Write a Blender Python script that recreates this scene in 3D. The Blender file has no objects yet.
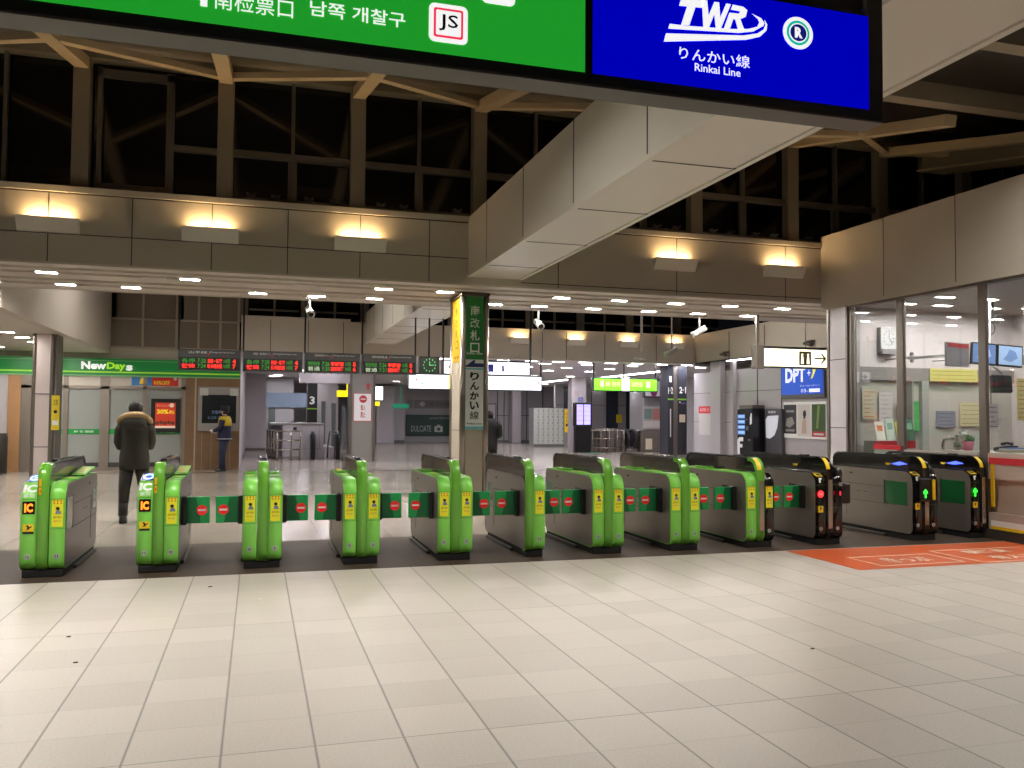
import bpy, bmesh, math, random
from mathutils import Vector, Matrix
random.seed(7)
SC = bpy.context.scene
COL = SC.collection
PI = math.pi

# ---------------------------------------------------------------- camera
CAM_H = 1.55
yaw, pitch, roll, FPX = 0.290128, 0.0380630, 0.00734903, 855.01
f_ = Vector((math.sin(yaw)*math.cos(pitch), math.cos(yaw)*math.cos(pitch), math.sin(pitch)))
r_ = Vector((math.cos(yaw), -math.sin(yaw), 0)); u_ = r_.cross(f_)
R_ = r_*math.cos(roll) + u_*math.sin(roll); U_ = -r_*math.sin(roll) + u_*math.cos(roll)
cam = bpy.data.cameras.new('camera'); camo = bpy.data.objects.new('camera', cam); COL.objects.link(camo)
cam.sensor_width = 36.0; cam.lens = 36.0*FPX/1024.0; cam.clip_start = 0.05; cam.clip_end = 300
mw = Matrix.Identity(4)
for i in range(3):
    mw[i][0] = R_[i]; mw[i][1] = U_[i]; mw[i][2] = -f_[i]
mw[0][3], mw[1][3], mw[2][3] = 0, 0, CAM_H
camo.matrix_world = mw
SC.camera = camo

# ---------------------------------------------------------------- world and exposure
w = bpy.data.worlds.new('night'); SC.world = w; w.use_nodes = True
w.node_tree.nodes['Background'].inputs[0].default_value = (0.55, 0.6, 0.75, 1)
w.node_tree.nodes['Background'].inputs[1].default_value = 0.004
SC.view_settings.view_transform = 'Standard'; SC.view_settings.look = 'None'
SC.view_settings.exposure = 0.35; SC.view_settings.gamma = 1.0; SC.view_settings.use_curve_mapping = False
SC.cycles.use_denoising = True
SC.cycles.max_bounces = 7; SC.cycles.diffuse_bounces = 4; SC.cycles.glossy_bounces = 3
SC.cycles.transparent_max_bounces = 12; SC.cycles.sample_clamp_indirect = 4.0
SC.cycles.caustics_reflective = False; SC.cycles.caustics_refractive = False

L_FRONT = 270      # soffit downlights nearest the gates
L_DEEP = 105       # downlights of the inner concourse
L_HALL = 1      # added ceiling panels, out of view in the outer hall
L_HIGH = 170       # added high lamps, out of view over both halls
L_UP = 62         # warm uplights
L_OFFICE = 130

# ---------------------------------------------------------------- materials
def lin(c):
    return tuple(((x/255.0)/12.92 if x/255.0 <= 0.04045 else ((x/255.0+0.055)/1.055)**2.4) for x in c)
MATS = {}
def M(name, rgb, rough=0.5, metal=0.0, emit=0.0, noise=0.0, nscale=30.0, bump=0.0, coat=0.0, alpha=None, spec=None):
    if name in MATS: return MATS[name]
    m = bpy.data.materials.new(name); m.use_nodes = True
    nt = m.node_tree; b = nt.nodes['Principled BSDF']
    c = lin(rgb)
    b.inputs['Base Color'].default_value = (*c, 1)
    b.inputs['Roughness'].default_value = rough; b.inputs['Metallic'].default_value = metal
    if coat: b.inputs['Coat Weight'].default_value = coat
    if spec is not None: b.inputs['Specular IOR Level'].default_value = spec
    if emit:
        b.inputs['Emission Color'].default_value = (*c, 1); b.inputs['Emission Strength'].default_value = emit
    if noise or bump:
        g = nt.nodes.new('ShaderNodeNewGeometry'); n = nt.nodes.new('ShaderNodeTexNoise')
        n.inputs['Scale'].default_value = nscale; n.inputs['Detail'].default_value = 4
        nt.links.new(g.outputs['Position'], n.inputs['Vector'])
        if noise:
            mx = nt.nodes.new('ShaderNodeMix'); mx.data_type = 'RGBA'
            mx.inputs['A'].default_value = (*[v*(1-noise) for v in c], 1)
            mx.inputs['B'].default_value = (*[min(1, v*(1+noise)) for v in c], 1)
            nt.links.new(n.outputs['Fac'], mx.inputs['Factor']); nt.links.new(mx.outputs['Result'], b.inputs['Base Color'])
        if bump:
            bp = nt.nodes.new('ShaderNodeBump'); bp.inputs['Strength'].default_value = bump; bp.inputs['Distance'].default_value = 0.01
            nt.links.new(n.outputs['Fac'], bp.inputs['Height']); nt.links.new(bp.outputs['Normal'], b.inputs['Normal'])
    MATS[name] = m
    return m

def tile_floor(name, rgb, x0, px, wx, sx, y0, py, wy, sy, every, rough, tone=0.05, spec=0.5, grain=60, gs=0.05, blotch=0.06):
    """grid of floor tiles: joints along y every px (strength sx), faint joints along x every py (sy), strong every `every` rows"""
    m = bpy.data.materials.new(name); m.use_nodes = True; nt = m.node_tree; N = nt.nodes; Lk = nt.links
    b = N['Principled BSDF']
    def math_(op, a, bb=None, c=None):
        n = N.new('ShaderNodeMath'); n.operation = op
        for i, v in enumerate((a, bb, c)):
            if v is None: continue
            if isinstance(v, (int, float)): n.inputs[i].default_value = v
            else: Lk.new(v, n.inputs[i])
        return n.outputs[0]
    g = N.new('ShaderNodeNewGeometry'); s = N.new('ShaderNodeSeparateXYZ'); Lk.new(g.outputs['Position'], s.inputs[0])
    tx = math_('DIVIDE', math_('SUBTRACT', s.outputs[0], x0), px)
    ty = math_('DIVIDE', math_('SUBTRACT', s.outputs[1], y0), py)
    def joint(t, wd, period):
        d = math_('ABSOLUTE', math_('SUBTRACT', math_('FRACT', math_('ADD', t, 0.5)), 0.5))
        d = math_('MULTIPLY', d, period)
        return math_('SUBTRACT', 1.0, math_('MINIMUM', 1.0, math_('DIVIDE', d, wd)))
    jx = math_('MULTIPLY', joint(tx, wx, px), sx)
    jy = math_('MULTIPLY', joint(ty, wy, py), sy)
    jn = joint(math_('DIVIDE', ty, every), wy, py*every)
    j = math_('MAXIMUM', math_('MAXIMUM', jx, jy), math_('MULTIPLY', jn, sx))
    wn = N.new('ShaderNodeTexWhiteNoise'); wn.noise_dimensions = '2D'
    cv = N.new('ShaderNodeCombineXYZ'); Lk.new(math_('FLOOR', tx), cv.inputs[0]); Lk.new(math_('FLOOR', ty), cv.inputs[1])
    Lk.new(cv.outputs[0], wn.inputs['Vector'])
    n1 = N.new('ShaderNodeTexNoise'); n1.inputs['Scale'].default_value = grain; n1.inputs['Detail'].default_value = 5
    n1.inputs['Roughness'].default_value = 0.7
    n2 = N.new('ShaderNodeTexNoise'); n2.inputs['Scale'].default_value = 0.6; n2.inputs['Detail'].default_value = 3
    Lk.new(g.outputs['Position'], n1.inputs['Vector']); Lk.new(g.outputs['Position'], n2.inputs['Vector'])
    v = math_('ADD', 1.0, math_('MULTIPLY', math_('SUBTRACT', wn.outputs[0], 0.5), tone*2))
    v = math_('ADD', v, math_('MULTIPLY', math_('SUBTRACT', n1.outputs['Fac'], 0.5), gs*2*2))
    v = math_('ADD', v, math_('MULTIPLY', math_('SUBTRACT', n2.outputs['Fac'], 0.5), blotch*2))
    v = math_('MULTIPLY', v, math_('SUBTRACT', 1.0, math_('MULTIPLY', j, 0.75)))
    c = lin(rgb); vm = N.new('ShaderNodeVectorMath'); vm.operation = 'SCALE'; vm.inputs[0].default_value = c
    Lk.new(v, vm.inputs['Scale']); Lk.new(vm.outputs[0], b.inputs['Base Color'])
    b.inputs['Roughness'].default_value = rough; b.inputs['Specular IOR Level'].default_value = spec
    bp = N.new('ShaderNodeBump'); bp.inputs['Strength'].default_value = 0.25; bp.inputs['Distance'].default_value = 0.004
    Lk.new(math_('SUBTRACT', math_('MULTIPLY', n1.outputs['Fac'], 0.3), j), bp.inputs['Height']); Lk.new(bp.outputs[0], b.inputs['Normal'])
    return m

def glass_mat(name, tint=(235, 240, 238), gloss=0.06, rough=0.02):
    m = bpy.data.materials.new(name); m.use_nodes = True; nt = m.node_tree; N = nt.nodes
    N.remove(N['Principled BSDF']); out = N['Material Output']
    t = N.new('ShaderNodeBsdfTransparent'); t.inputs[0].default_value = (*lin(tint), 1)
    g = N.new('ShaderNodeBsdfGlossy'); g.inputs['Roughness'].default_value = rough
    lw = N.new('ShaderNodeLayerWeight'); lw.inputs['Blend'].default_value = 0.5
    pw = N.new('ShaderNodeMath'); pw.operation = 'POWER'; nt.links.new(lw.outputs['Facing'], pw.inputs[0]); pw.inputs[1].default_value = 4.0
    ma = N.new('ShaderNodeMath'); ma.operation = 'MULTIPLY_ADD'; nt.links.new(pw.outputs[0], ma.inputs[0]); ma.inputs[1].default_value = 0.5; ma.inputs[2].default_value = gloss
    mx = N.new('ShaderNodeMixShader'); nt.links.new(ma.outputs[0], mx.inputs[0])
    nt.links.new(t.outputs[0], mx.inputs[1]); nt.links.new(g.outputs[0], mx.inputs[2]); nt.links.new(mx.outputs[0], out.inputs[0])
    MATS[name] = m
    return m

# ---------------------------------------------------------------- mesh helpers
class MB:
    """collects shapes in one bmesh; .m is the material slot of what comes next"""
    def __init__(s): s.bm = bmesh.new(); s.m = 0
    def _faces(s, fs, smooth=False):
        for f in fs: f.material_index = s.m; f.smooth = smooth
    def box(s, x0, x1, y0, y1, z0, z1, bev=0.0, seg=2):
        x0, x1 = min(x0, x1), max(x0, x1); y0, y1 = min(y0, y1), max(y0, y1); z0, z1 = min(z0, z1), max(z0, z1)
        t = bmesh.new(); bmesh.ops.create_cube(t, size=1.0)
        for v in t.verts: v.co = Vector((x0+(v.co.x+.5)*(x1-x0), y0+(v.co.y+.5)*(y1-y0), z0+(v.co.z+.5)*(z1-z0)))
        if bev: bmesh.ops.bevel(t, geom=list(t.edges), offset=min(bev, .45*min(x1-x0, y1-y0, z1-z0)), segments=seg, affect='EDGES', profile=0.5)
        s._merge(t, smooth=False); return s
    def _merge(s, t, smooth=False, mat=None):
        mp = {}
        for v in t.verts: mp[v] = s.bm.verts.new(v.co if mat is None else mat @ v.co)
        for f in t.faces:
            try:
                nf = s.bm.faces.new([mp[v] for v in f.verts]); nf.material_index = s.m; nf.smooth = smooth
            except ValueError: pass
        t.free()
    def prism(s, poly, a0, a1, axis='x', smooth=False):
        """poly of (p, q); axis x: (a,p,q); axis y: (p,a,q); axis z: (p,q,a)"""
        def P(a, p, q): return {'x': (a, p, q), 'y': (p, a, q), 'z': (p, q, a)}[axis]
        A = [s.bm.verts.new(P(a0, p, q)) for p, q in poly]; B = [s.bm.verts.new(P(a1, p, q)) for p, q in poly]
        n = len(poly); fs = []
        fs.append(s.bm.faces.new(A)); fs.append(s.bm.faces.new(B[::-1])); s._faces(fs)
        sd = [s.bm.faces.new((A[i], A[(i+1) % n], B[(i+1) % n], B[i])) for i in range(n)]; s._faces(sd, smooth)
        return s
    def plate(s, poly, P0, U, V, th=0.002):
        """flat shape: poly in (u,v) metres on the plane through P0 with axes U,V; thickness against the normal"""
        P0, U, V = Vector(P0), Vector(U), Vector(V); n = U.cross(V).normalized()*th
        A = [s.bm.verts.new(P0+U*p+V*q+n) for p, q in poly]; B = [s.bm.verts.new(P0+U*p+V*q) for p, q in poly]
        k = len(poly); fs = [s.bm.faces.new(A), s.bm.faces.new(B[::-1])]
        fs += [s.bm.faces.new((A[i], B[i], B[(i+1) % k], A[(i+1) % k])) for i in range(k)]; s._faces(fs); return s
    def tube(s, pts, r, seg=10, closed=False, cap=True, smooth=True):
        pts = [Vector(p) for p in pts]; rs = r if isinstance(r, (list, tuple)) else [r]*len(pts)
        rings = []; n = len(pts); up = None
        for i, p in enumerate(pts):
            if closed: d = pts[(i+1) % n]-pts[i-1]
            else: d = pts[min(i+1, n-1)]-pts[max(i-1, 0)]
            d.normalize()
            if up is None: up = Vector((0, 0, 1)) if abs(d.z) < .9 else Vector((0, 1, 0))
            a = d.cross(up).normalized(); bb = a.cross(d).normalized(); up = bb
            rings.append([s.bm.verts.new(p+(a*math.cos(2*PI*k/seg)+bb*math.sin(2*PI*k/seg))*rs[i]) for k in range(seg)])
        fs = []
        for i in range(n if closed else n-1):
            A, B = rings[i], rings[(i+1) % n]
            fs += [s.bm.faces.new((A[k], A[(k+1) % seg], B[(k+1) % seg], B[k])) for k in range(seg)]
        s._faces(fs, smooth)
        if cap and not closed: s._faces([s.bm.faces.new(rings[0][::-1]), s.bm.faces.new(rings[-1])])
        return s
    def cyl(s, x, y, z0, z1, r, seg=20): return s.tube([(x, y, z0), (x, y, z1)], r, seg)
    def loft(s, rings, seg=18, cap=True, smooth=True):
        """rings: (cx,cy,cz,rx,ry[,tilt_x])"""
        RR = []
        for q in rings:
            cx, cy, cz, rx, ry = q[:5]; tl = q[5] if len(q) > 5 else 0
            RR.append([s.bm.verts.new((cx+rx*math.cos(2*PI*k/seg), cy+ry*math.sin(2*PI*k/seg), cz+tl*ry*math.sin(2*PI*k/seg))) for k in range(seg)])
        fs = []
        for A, B in zip(RR, RR[1:]): fs += [s.bm.faces.new((A[k], A[(k+1) % seg], B[(k+1) % seg], B[k])) for k in range(seg)]
        s._faces(fs, smooth)
        if cap: s._faces([s.bm.faces.new(RR[0][::-1]), s.bm.faces.new(RR[-1])], False)
        return s
    def ball(s, c, rx, ry, rz, seg=14, mat=None):
        t = bmesh.new(); bmesh.ops.create_uvsphere(t, u_segments=seg, v_segments=max(6, seg//2+2), radius=1.0)
        for v in t.verts: v.co = Vector((c[0]+v.co.x*rx, c[1]+v.co.y*ry, c[2]+v.co.z*rz))
        s._merge(t, True); return s
    def text(s, body, P0, U, V, th=0.0015, bold=0.0):
        """text stretched to fill the parallelogram P0, U, V (metres)"""
        c = bpy.data.curves.new('t', 'FONT'); c.body = body; c.resolution_u = 2; c.offset = bold
        o = bpy.data.objects.new('t', c); COL.objects.link(o)
        bpy.context.view_layer.update()
        me = bpy.data.meshes.new_from_object(o.evaluated_get(bpy.context.evaluated_depsgraph_get()))
        vs = [v.co.copy() for v in me.vertices]; ps = [list(p.vertices) for p in me.polygons]
        bpy.data.objects.remove(o); bpy.data.curves.remove(c); bpy.data.meshes.remove(me)
        if not vs: return s
        x0, x1 = min(v.x for v in vs), max(v.x for v in vs); y0, y1 = min(v.y for v in vs), max(v.y for v in vs)
        P0, U, V = Vector(P0), Vector(U), Vector(V); n = U.cross(V).normalized()*th
        nv = [s.bm.verts.new(P0+U*((v.x-x0)/max(1e-6, x1-x0))+V*((v.y-y0)/max(1e-6, y1-y0))+n) for v in vs]
        fs = []
        for p in ps:
            try: fs.append(s.bm.faces.new([nv[i] for i in p]))
            except ValueError: pass
        for f in fs:
            f.normal_update()
            if f.normal.dot(n) < 0: f.normal_flip()
        s._faces(fs); return s
    def put(s, name, mats, parent=None, fixn=True, loc=None):
        if fixn:
            pass
        me = bpy.data.meshes.new(name); s.bm.to_mesh(me); s.bm.free()
        for m in (mats if isinstance(mats, (list, tuple)) else [mats]): me.materials.append(m)
        o = bpy.data.objects.new(name, me); COL.objects.link(o)
        if parent is not None: o.parent = parent
        if loc is not None: o.location = loc
        return o

FX = ((1, 0, 0), (0, 0, 1))        # a face looking toward -Y: u to the right, v up
def ft(mb, s, x0, x1, z0, z1, y, th=0.0015, bold=0.0): return mb.text(s, (x0, y, z0), (x1-x0, 0, 0), (0, 0, z1-z0), th, bold)
def lt(mb, s, ya, yb, z0, z1, x, th=0.0015, bold=0.0): return mb.text(s, (x, ya, z0), (0, yb-ya, 0), (0, 0, z1-z0), th, bold)   # face looking toward -X, ya > yb
def fp(mb, poly, y, th=0.002): return mb.plate(poly, (0, y, 0), *FX, th)
def disc(cx, cz, r, n=20, rz=None): return [(cx+r*math.cos(2*PI*k/n), cz+(rz or r)*math.sin(2*PI*k/n)) for k in range(n)]
def rect(x0, x1, z0, z1): return [(x0, z0), (x1, z0), (x1, z1), (x0, z1)]
def rrect(x0, x1, z0, z1, r, n=4):
    out = []
    rr = r if isinstance(r, (list, tuple)) else [r]*4      # order: x0z0, x1z0, x1z1, x0z1
    for (cx, cz, a0), q in zip([(x0, z0, PI), (x1, z0, 1.5*PI), (x1, z1, 0), (x0, z1, .5*PI)], rr):
        ccx = cx+(q if cx == x0 else -q); ccz = cz+(q if cz == z0 else -q)
        for k in range(n+1):
            a = a0+.5*PI*k/n; out.append((ccx+q*math.cos(a), ccz+q*math.sin(a)))
    return out
def arcband(cx, cz, r0, r1, a0, a1, n=14):
    return [(cx+r1*math.cos(a0+(a1-a0)*k/n), cz+r1*math.sin(a0+(a1-a0)*k/n)) for k in range(n+1)] + \
           [(cx+r0*math.cos(a1+(a0-a1)*k/n), cz+r0*math.sin(a1+(a0-a1)*k/n)) for k in range(n+1)]

def T(name, label, cat, loc=(0, 0, 0), rotz=0.0, group=None, kind=None):
    o = bpy.data.objects.new(name, None); COL.objects.link(o); o.empty_display_size = 0.1
    o.location = loc; o.rotation_euler = (0, 0, rotz); o['label'] = label; o['category'] = cat
    if group: o['group'] = group
    if kind: o['kind'] = kind
    return o
def tag(o, label, cat, group=None, kind=None):
    o['label'] = label; o['category'] = cat
    if group: o['group'] = group
    if kind: o['kind'] = kind
    return o
def S(name, mb, mats, label=None, cat=None):
    o = mb.put(name, mats); o['kind'] = 'structure'
    if label: o['label'] = label
    if cat: o['category'] = cat
    return o
def children_map():
    mp = {}
    for o in COL.objects: mp.setdefault(o.parent, []).append(o)
    return mp
def dup(root, loc, label=None, group=None, rotz=None):
    """copy a thing with copies of its parts and sub-parts"""
    r = root.copy(); COL.objects.link(r); r.location = loc
    if rotz is not None: r.rotation_euler = (0, 0, rotz)
    if label: r['label'] = label
    if group: r['group'] = group
    for ch in list(KIDS.get(root.name, [])):
        c = ch.copy(); COL.objects.link(c); c.parent = r
        for g in KIDS.get(ch.name, []):
            d = g.copy(); COL.objects.link(d); d.parent = c
    return r
KIDS = {}
def learn(root):
    """remember the parts of a thing so that dup() can copy them"""
    for o in COL.objects:
        if o.parent is root: KIDS.setdefault(root.name, []).append(o)
    for ch in KIDS.get(root.name, []):
        for o in COL.objects:
            if o.parent is ch: KIDS.setdefault(ch.name, []).append(o)
    return root

# ---------------------------------------------------------------- palette
green = M('gate green', (134, 218, 88), .32, coat=.3)
green_d = M('gate deep green', (106, 176, 58), .25, coat=.4)
steel = M('brushed steel', (146, 139, 131), .32, .7, noise=.05, nscale=8)
steel_d = M('dull steel', (118, 112, 105), .42, .7)
frame_m = M('window frame metal', (120, 112, 100), .45, .5)
black = M('black plastic', (22, 21, 21), .35)
blackg = M('black gloss', (20, 18, 17), .12, coat=.5)
smoke = M('smoked panel', (52, 46, 41), .18, coat=.4)
seam = M('dark seam', (62, 56, 50), .7)
rubber = M('rubber', (26, 26, 26), .7)
yellow = M('yellow sticker', (252, 247, 52), .45)
yel_d = M('warning yellow', (248, 212, 40), .4)
white = M('white print', (240, 240, 238), .5)
red = M('red print', (214, 40, 34), .45)
ink = M('black print', (25, 25, 25), .6)
flap_g = M('flap green', (28, 160, 84), .4)
flap_dk = M('flap dark green', (14, 104, 56), .4)
flap_gl = M('recessed flap glass', (52, 104, 80), .12, coat=.5)
panel = M('cream wall panel', (194, 186, 172), .5, noise=.02, nscale=1.5)
panel_s = M('cream wall panel satin', (242, 235, 221), .3, noise=.02, nscale=1.5)
panel_w = M('white wall panel', (184, 178, 182), .35, noise=.02, nscale=2)
panel_f = M('far cream panel', (204, 194, 180), .45, noise=.02, nscale=1.5)
panel_g = M('grey wall panel', (168, 165, 166), .4, noise=.02, nscale=2)
ceil_m = M('ceiling panel', (214, 206, 194), .45)
roofm = M('dark roof deck', (58, 52, 45), .8, noise=.1, nscale=3)
post_m = M('post paint', (140, 128, 108), .55)
truss_m = M('truss paint', (196, 176, 142), .5)
night = M('night window glass', (9, 9, 11), .08, coat=.2)
lamp_w = M('downlight diffuser', (255, 250, 242), .5, emit=L_FRONT)
lamp_d = M('inner downlight diffuser', (250, 246, 255), .5, emit=L_DEEP)
added_high = M('added lamp disc', (255, 250, 242), .5, emit=L_HIGH)
added_panel = M('added hall panel', (255, 250, 242), .5, emit=L_HALL)
lamp_u = M('warm uplight', (255, 212, 150), .5, emit=L_UP)
lamp_o = M('office light', (255, 248, 244), .5, emit=L_OFFICE)
clear = glass_mat('clear glass')

# ================================================================ FLOORS
TS = 0.41872
fl = tile_floor('front floor tiles', (200, 190, 180), -1.3826, TS, .009, .95, 6.670, TS, .006, .30, 6, .36, tone=.06, grain=80, gs=.16, blotch=.06)
fb = tile_floor('brown floor tiles', (66, 53, 44), -1.3826, TS, .005, .5, 8.764, TS, .005, .4, 3, .6, tone=.04, grain=60, gs=.06, spec=.2)
fi = tile_floor('inner floor tiles', (160, 150, 140), -1.0, .9, .006, .35, 10.95, .9, .006, .25, 4, .2, tone=.03, grain=40, gs=.03, blotch=.04)
S('floor', MB().box(-14, 22, -7, 8.764, -.1, 0), fl, 'pale square-tiled concourse floor in front of the gates', 'floor')
S('floor.001', MB().box(-14, 22, 8.764, 10.95, -.1, 0), fb, 'dark brown floor strip under the ticket gates', 'floor')
S('floor.002', MB().box(-14, 34, 10.95, 60, -.1, 0), fi, 'polished grey floor of the inner concourse', 'floor')
tag(MB().box(-4.5, 12.6, 24.2, 24.32, 0, .004).put('floor_joint_strip', steel_d), 'dull metal joint strip across the inner floor beyond the gates', 'joint strip')['kind'] = 'structure'

# ================================================================ FRONT BULKHEAD, SOFFIT
mb = MB().box(-14, 3.02, 12.48, 12.7, 3.55, 4.48).box(3.86, 9.25, 12.48, 12.7, 3.55, 4.48)
mb.box(-14, 9.25, 12.44, 12.72, 4.48, 4.56).box(3.02, 3.86, 12.48, 12.7, 3.55, 3.66)
mb.m = 1
for k in range(-12, 11):
    x = -1.656+1.02*k
    if 2.95 < x < 3.9 or x > 9.2: continue
    if x > 3.9 and k % 2: continue
    mb.box(x-.006, x+.006, 12.476, 12.482, 3.55, 4.48)
mb.box(-14, 3.02, 12.475, 12.482, 3.92, 3.932).box(-14, 9.25, 12.475, 12.482, 4.462, 4.48).box(3.86, 9.25, 12.475, 12.482, 3.60, 3.612)
S('wall_front_bulkhead', mb, [panel, seam], 'cream panelled bulkhead band above the gates', 'bulkhead')
mb = MB().box(-14, 14, 12.72, 14.94, 3.56, 3.7)
for y0, y1 in ((12.48, 12.74), (12.94, 13.1), (13.37, 13.8), (14.04, 14.23), (14.52, 14.94)): mb.box(-14, 14, y0, y1, 3.52, 3.55)
mb.box(-14, 14, 12.50, 14.94, 3.55, 3.56)
mb.box(-14, 14, 14.94, 15.0, 3.51, 3.76)
S('ceiling_front_soffit', mb, ceil_m, 'ribbed cream soffit with downlights above the gates', 'ceiling')

def downlight(name, label, x, y, z, mat, group, wx=.26, wy=.125):
    t = T(name, label, 'light', (x, y, z), 0, group)
    f = MB()
    for a, b, c, d in ((-wx/2-.02, wx/2+.02, -wy/2-.02, -wy/2), (-wx/2-.02, wx/2+.02, wy/2, wy/2+.02), (-wx/2-.02, -wx/2, -wy/2, wy/2), (wx/2, wx/2+.02, -wy/2, wy/2)):
        f.box(a, b, c, d, -.012, .0)
    f.box(-wx/2-.02, wx/2+.02, -wy/2-.02, wy/2+.02, .0, .03)
    f.put('lamp_frame', ceil_m, t)
    MB().box(-wx/2, wx/2, -wy/2, wy/2, -.006, 0).put('diffuser', mat, t)
    return learn(t)
rowA = [-4.74, -2.84, -.96, 1.86, 2.83, 4.79, 5.82, 6.88, 7.93, 8.99]
rowB = [-3.84, -2.82, -1.9, -.01, .92, 1.87, 3.96, 4.79, 5.82, 6.92, 7.94, 8.99]
la = 'bright rectangular downlight recessed in the soffit above the gates, row nearer the bulkhead'
lb = 'bright rectangular downlight recessed in the soffit above the gates, row nearer the inner hall'
d0 = downlight('downlight', la, rowA[0], 13.22, 3.52, lamp_w, 'soffit downlights, row nearer the bulkhead')
for x in rowA[1:]: dup(d0, (x, 13.22, 3.52))
for x in rowB: dup(d0, (x, 14.38, 3.52), lb, 'soffit downlights, row nearer the inner hall')
for i, x in enumerate((-1.44, .66)):
    tag(MB().box(x-.17, x+.17, 13.16, 13.28, 3.505, 3.52).put('blank_cover', ceil_m), 'unlit blank cover plate in the soffit between downlights', 'cover plate', 'blank soffit covers')

# ================================================================ CEILING BEAM along the view
def beam(y0, y1, name, label):
    mb = MB().box(3.02, 3.86, y0, y1, 3.674, 4.55)
    mb.box(3.07, 3.81, y0, y1, 3.65, 3.674)
    mb.box(3.005, 3.06, y0, y1, 3.644, 3.69).box(3.83, 3.88, y0, y1, 3.644, 3.69)
    mb.m = 1
    y = 6.30-1.7*8
    while y < y1:
        if y > y0: mb.box(3.016, 3.866, y-.007, y+.007, 3.646, 4.551)
        y += 1.7
    return S(name, mb, [panel_s, seam], label, 'beam')
beam(-7, 12.48, 'ceiling_beam', 'cream clad beam running overhead toward the gates')
beam(15.0, 25.2, 'ceiling_beam.001', 'continuation of the cream clad beam over the inner hall')

# ================================================================ WARM WALL LAMPS
def uplight(x, y, z, label, w=.74):
    t = T('wall_uplight', label, 'wall lamp', (x, y, z), 0, 'warm wall uplights')
    MB().prism([(0, .18), (-.17, .18), (-.06, 0), (0, 0)], -w/2, w/2).put('lamp_body', M('lamp body cream', (236, 230, 218), .4), t)
    MB().box(-w/2+.1, w/2-.1, -.10, -.04, .181, .188).put('tube', lamp_u, t)
    return learn(t)
u0 = uplight(-2.66, 12.476, 3.93, 'glowing warm uplight on the front bulkhead, farthest left of the five')
for x, l in ((-.65, 'glowing warm uplight on the front bulkhead above the second gate'), (1.40, 'glowing warm uplight on the front bulkhead just left of the ceiling beam'),
             (6.44, 'glowing warm uplight on the front bulkhead, first right of the ceiling beam'), (8.48, 'glowing warm uplight on the front bulkhead beside the office fascia')):
    dup(u0, (x, 12.476, 3.93), l)
for x, l in ((6.1, 'warm uplight on the far bulkhead right behind the signposted column'), (7.75, 'warm uplight on the far bulkhead, first right of the signposted column'),
             (9.6, 'warm uplight on the far bulkhead above the green hanging sign, left one'), (11.4, 'warm uplight on the far bulkhead above the green hanging sign, right one'), (13.05, 'warm uplight on the far bulkhead nearest its corner')):
    if x < 6.5: u1 = uplight(x, 25.18, 3.80, l, .62)
    else: dup(u1, (x, 25.18, 3.80), l)

# ================================================================ HIGH WINDOWS over the front bulkhead
PX = [-2.34+1.854*k for k in range(-4, 10)]
mb = MB()
for k, x in enumerate(PX):
    mb.box(x-.108, x+.108, 12.58, 12.86, 4.55, 6.44, .01)
mb.box(-14, 15, 12.67, 12.79, 4.55, 4.62)
mb.tube([(-14, 12.66, 6.62), (15, 12.66, 6.62)], .19, 12)
mb.box(-14, 15, 12.54, 12.84, 6.36, 6.48)
S('wall_window_posts', mb, post_m, 'pale steel posts and head rail of the high window band', 'window posts')
wn = 0
for k, x in enumerate(PX[:-1]):
    xm = x+.927; wn += 1; xr = PX[k+1]-.108
    o = MB().box(x+.108, xr, 12.76, 12.775, 4.62, 6.38).put('window_%d' % wn, night); o['kind'] = 'structure'; o['label'] = 'dark night window pane of the high window band'
    f = MB()
    if k == 4:          # a framed opening leaf
        for a, b, c, d in ((x+.19, x+.25, 4.65, 6.29), (xm+.14, xm+.24, 4.65, 6.29), (x+.19, xm+.24, 6.17, 6.27), (x+.19, xm+.24, 4.62, 4.69)): f.box(a, b, 12.65, 12.75, c, d)
        f.box(xm+.24, xr, 12.66, 12.75, 5.23, 5.31)
    elif k < 4:
        f.box(xm-.024, xm+.024, 12.66, 12.75, 4.62, 6.38)
    else:
        f.box(xm-.024, xm+.024, 12.66, 12.75, 4.62, 6.38)
        f.box(x+.108, xr, 12.65, 12.75, 5.23, 5.32)
        f.box(xm-.06, xm+.06, 12.67, 12.75, 4.62, 5.23)
        for c in (x+.36, x+.7, xm+.24, xm+.6): f.prism([(c-.07, 4.68), (c+.0, 4.655), (c+.06, 4.69), (c+.05, 4.715), (c, 4.69), (c-.06, 4.715)], 12.62, 12.72, 'y')
        f.box(x+.108, xr, 12.67, 12.75, 4.62, 4.66)
    f = f.put('window_frame', frame_m, o)

# roof deck and trusses
rf = MB().prism([(-7, 4.85), (1.6, 4.85), (13.0, 6.86), (14.94, 6.86), (25.8, 6.0), (25.8, 6.2), (14.9, 7.1), (13.0, 7.1), (1.6, 5.05), (-7, 5.05)], -14, 20)
S('ceiling', rf, roofm, 'dark sloping roof deck high over the hall', 'roof')
def bar(a, b, wd=.11, hg=.13):
    mb = MB(); a, b = Vector(a), Vector(b); d = (b-a).normalized(); s_ = d.cross(Vector((0, 0, 1))).normalized()*wd/2; h = s_.cross(d).normalized()*hg/2
    A = [mb.bm.verts.new(a+i*s_+j*h) for i, j in ((-1, -1), (1, -1), (1, 1), (-1, 1))]; B = [mb.bm.verts.new(b+i*s_+j*h) for i, j in ((-1, -1), (1, -1), (1, 1), (-1, 1))]
    mb.bm.faces.new(A); mb.bm.faces.new(B[::-1])
    for i in range(4): mb.bm.faces.new((A[i], A[(i+1) % 4], B[(i+1) % 4], B[i]))
    return mb
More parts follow.
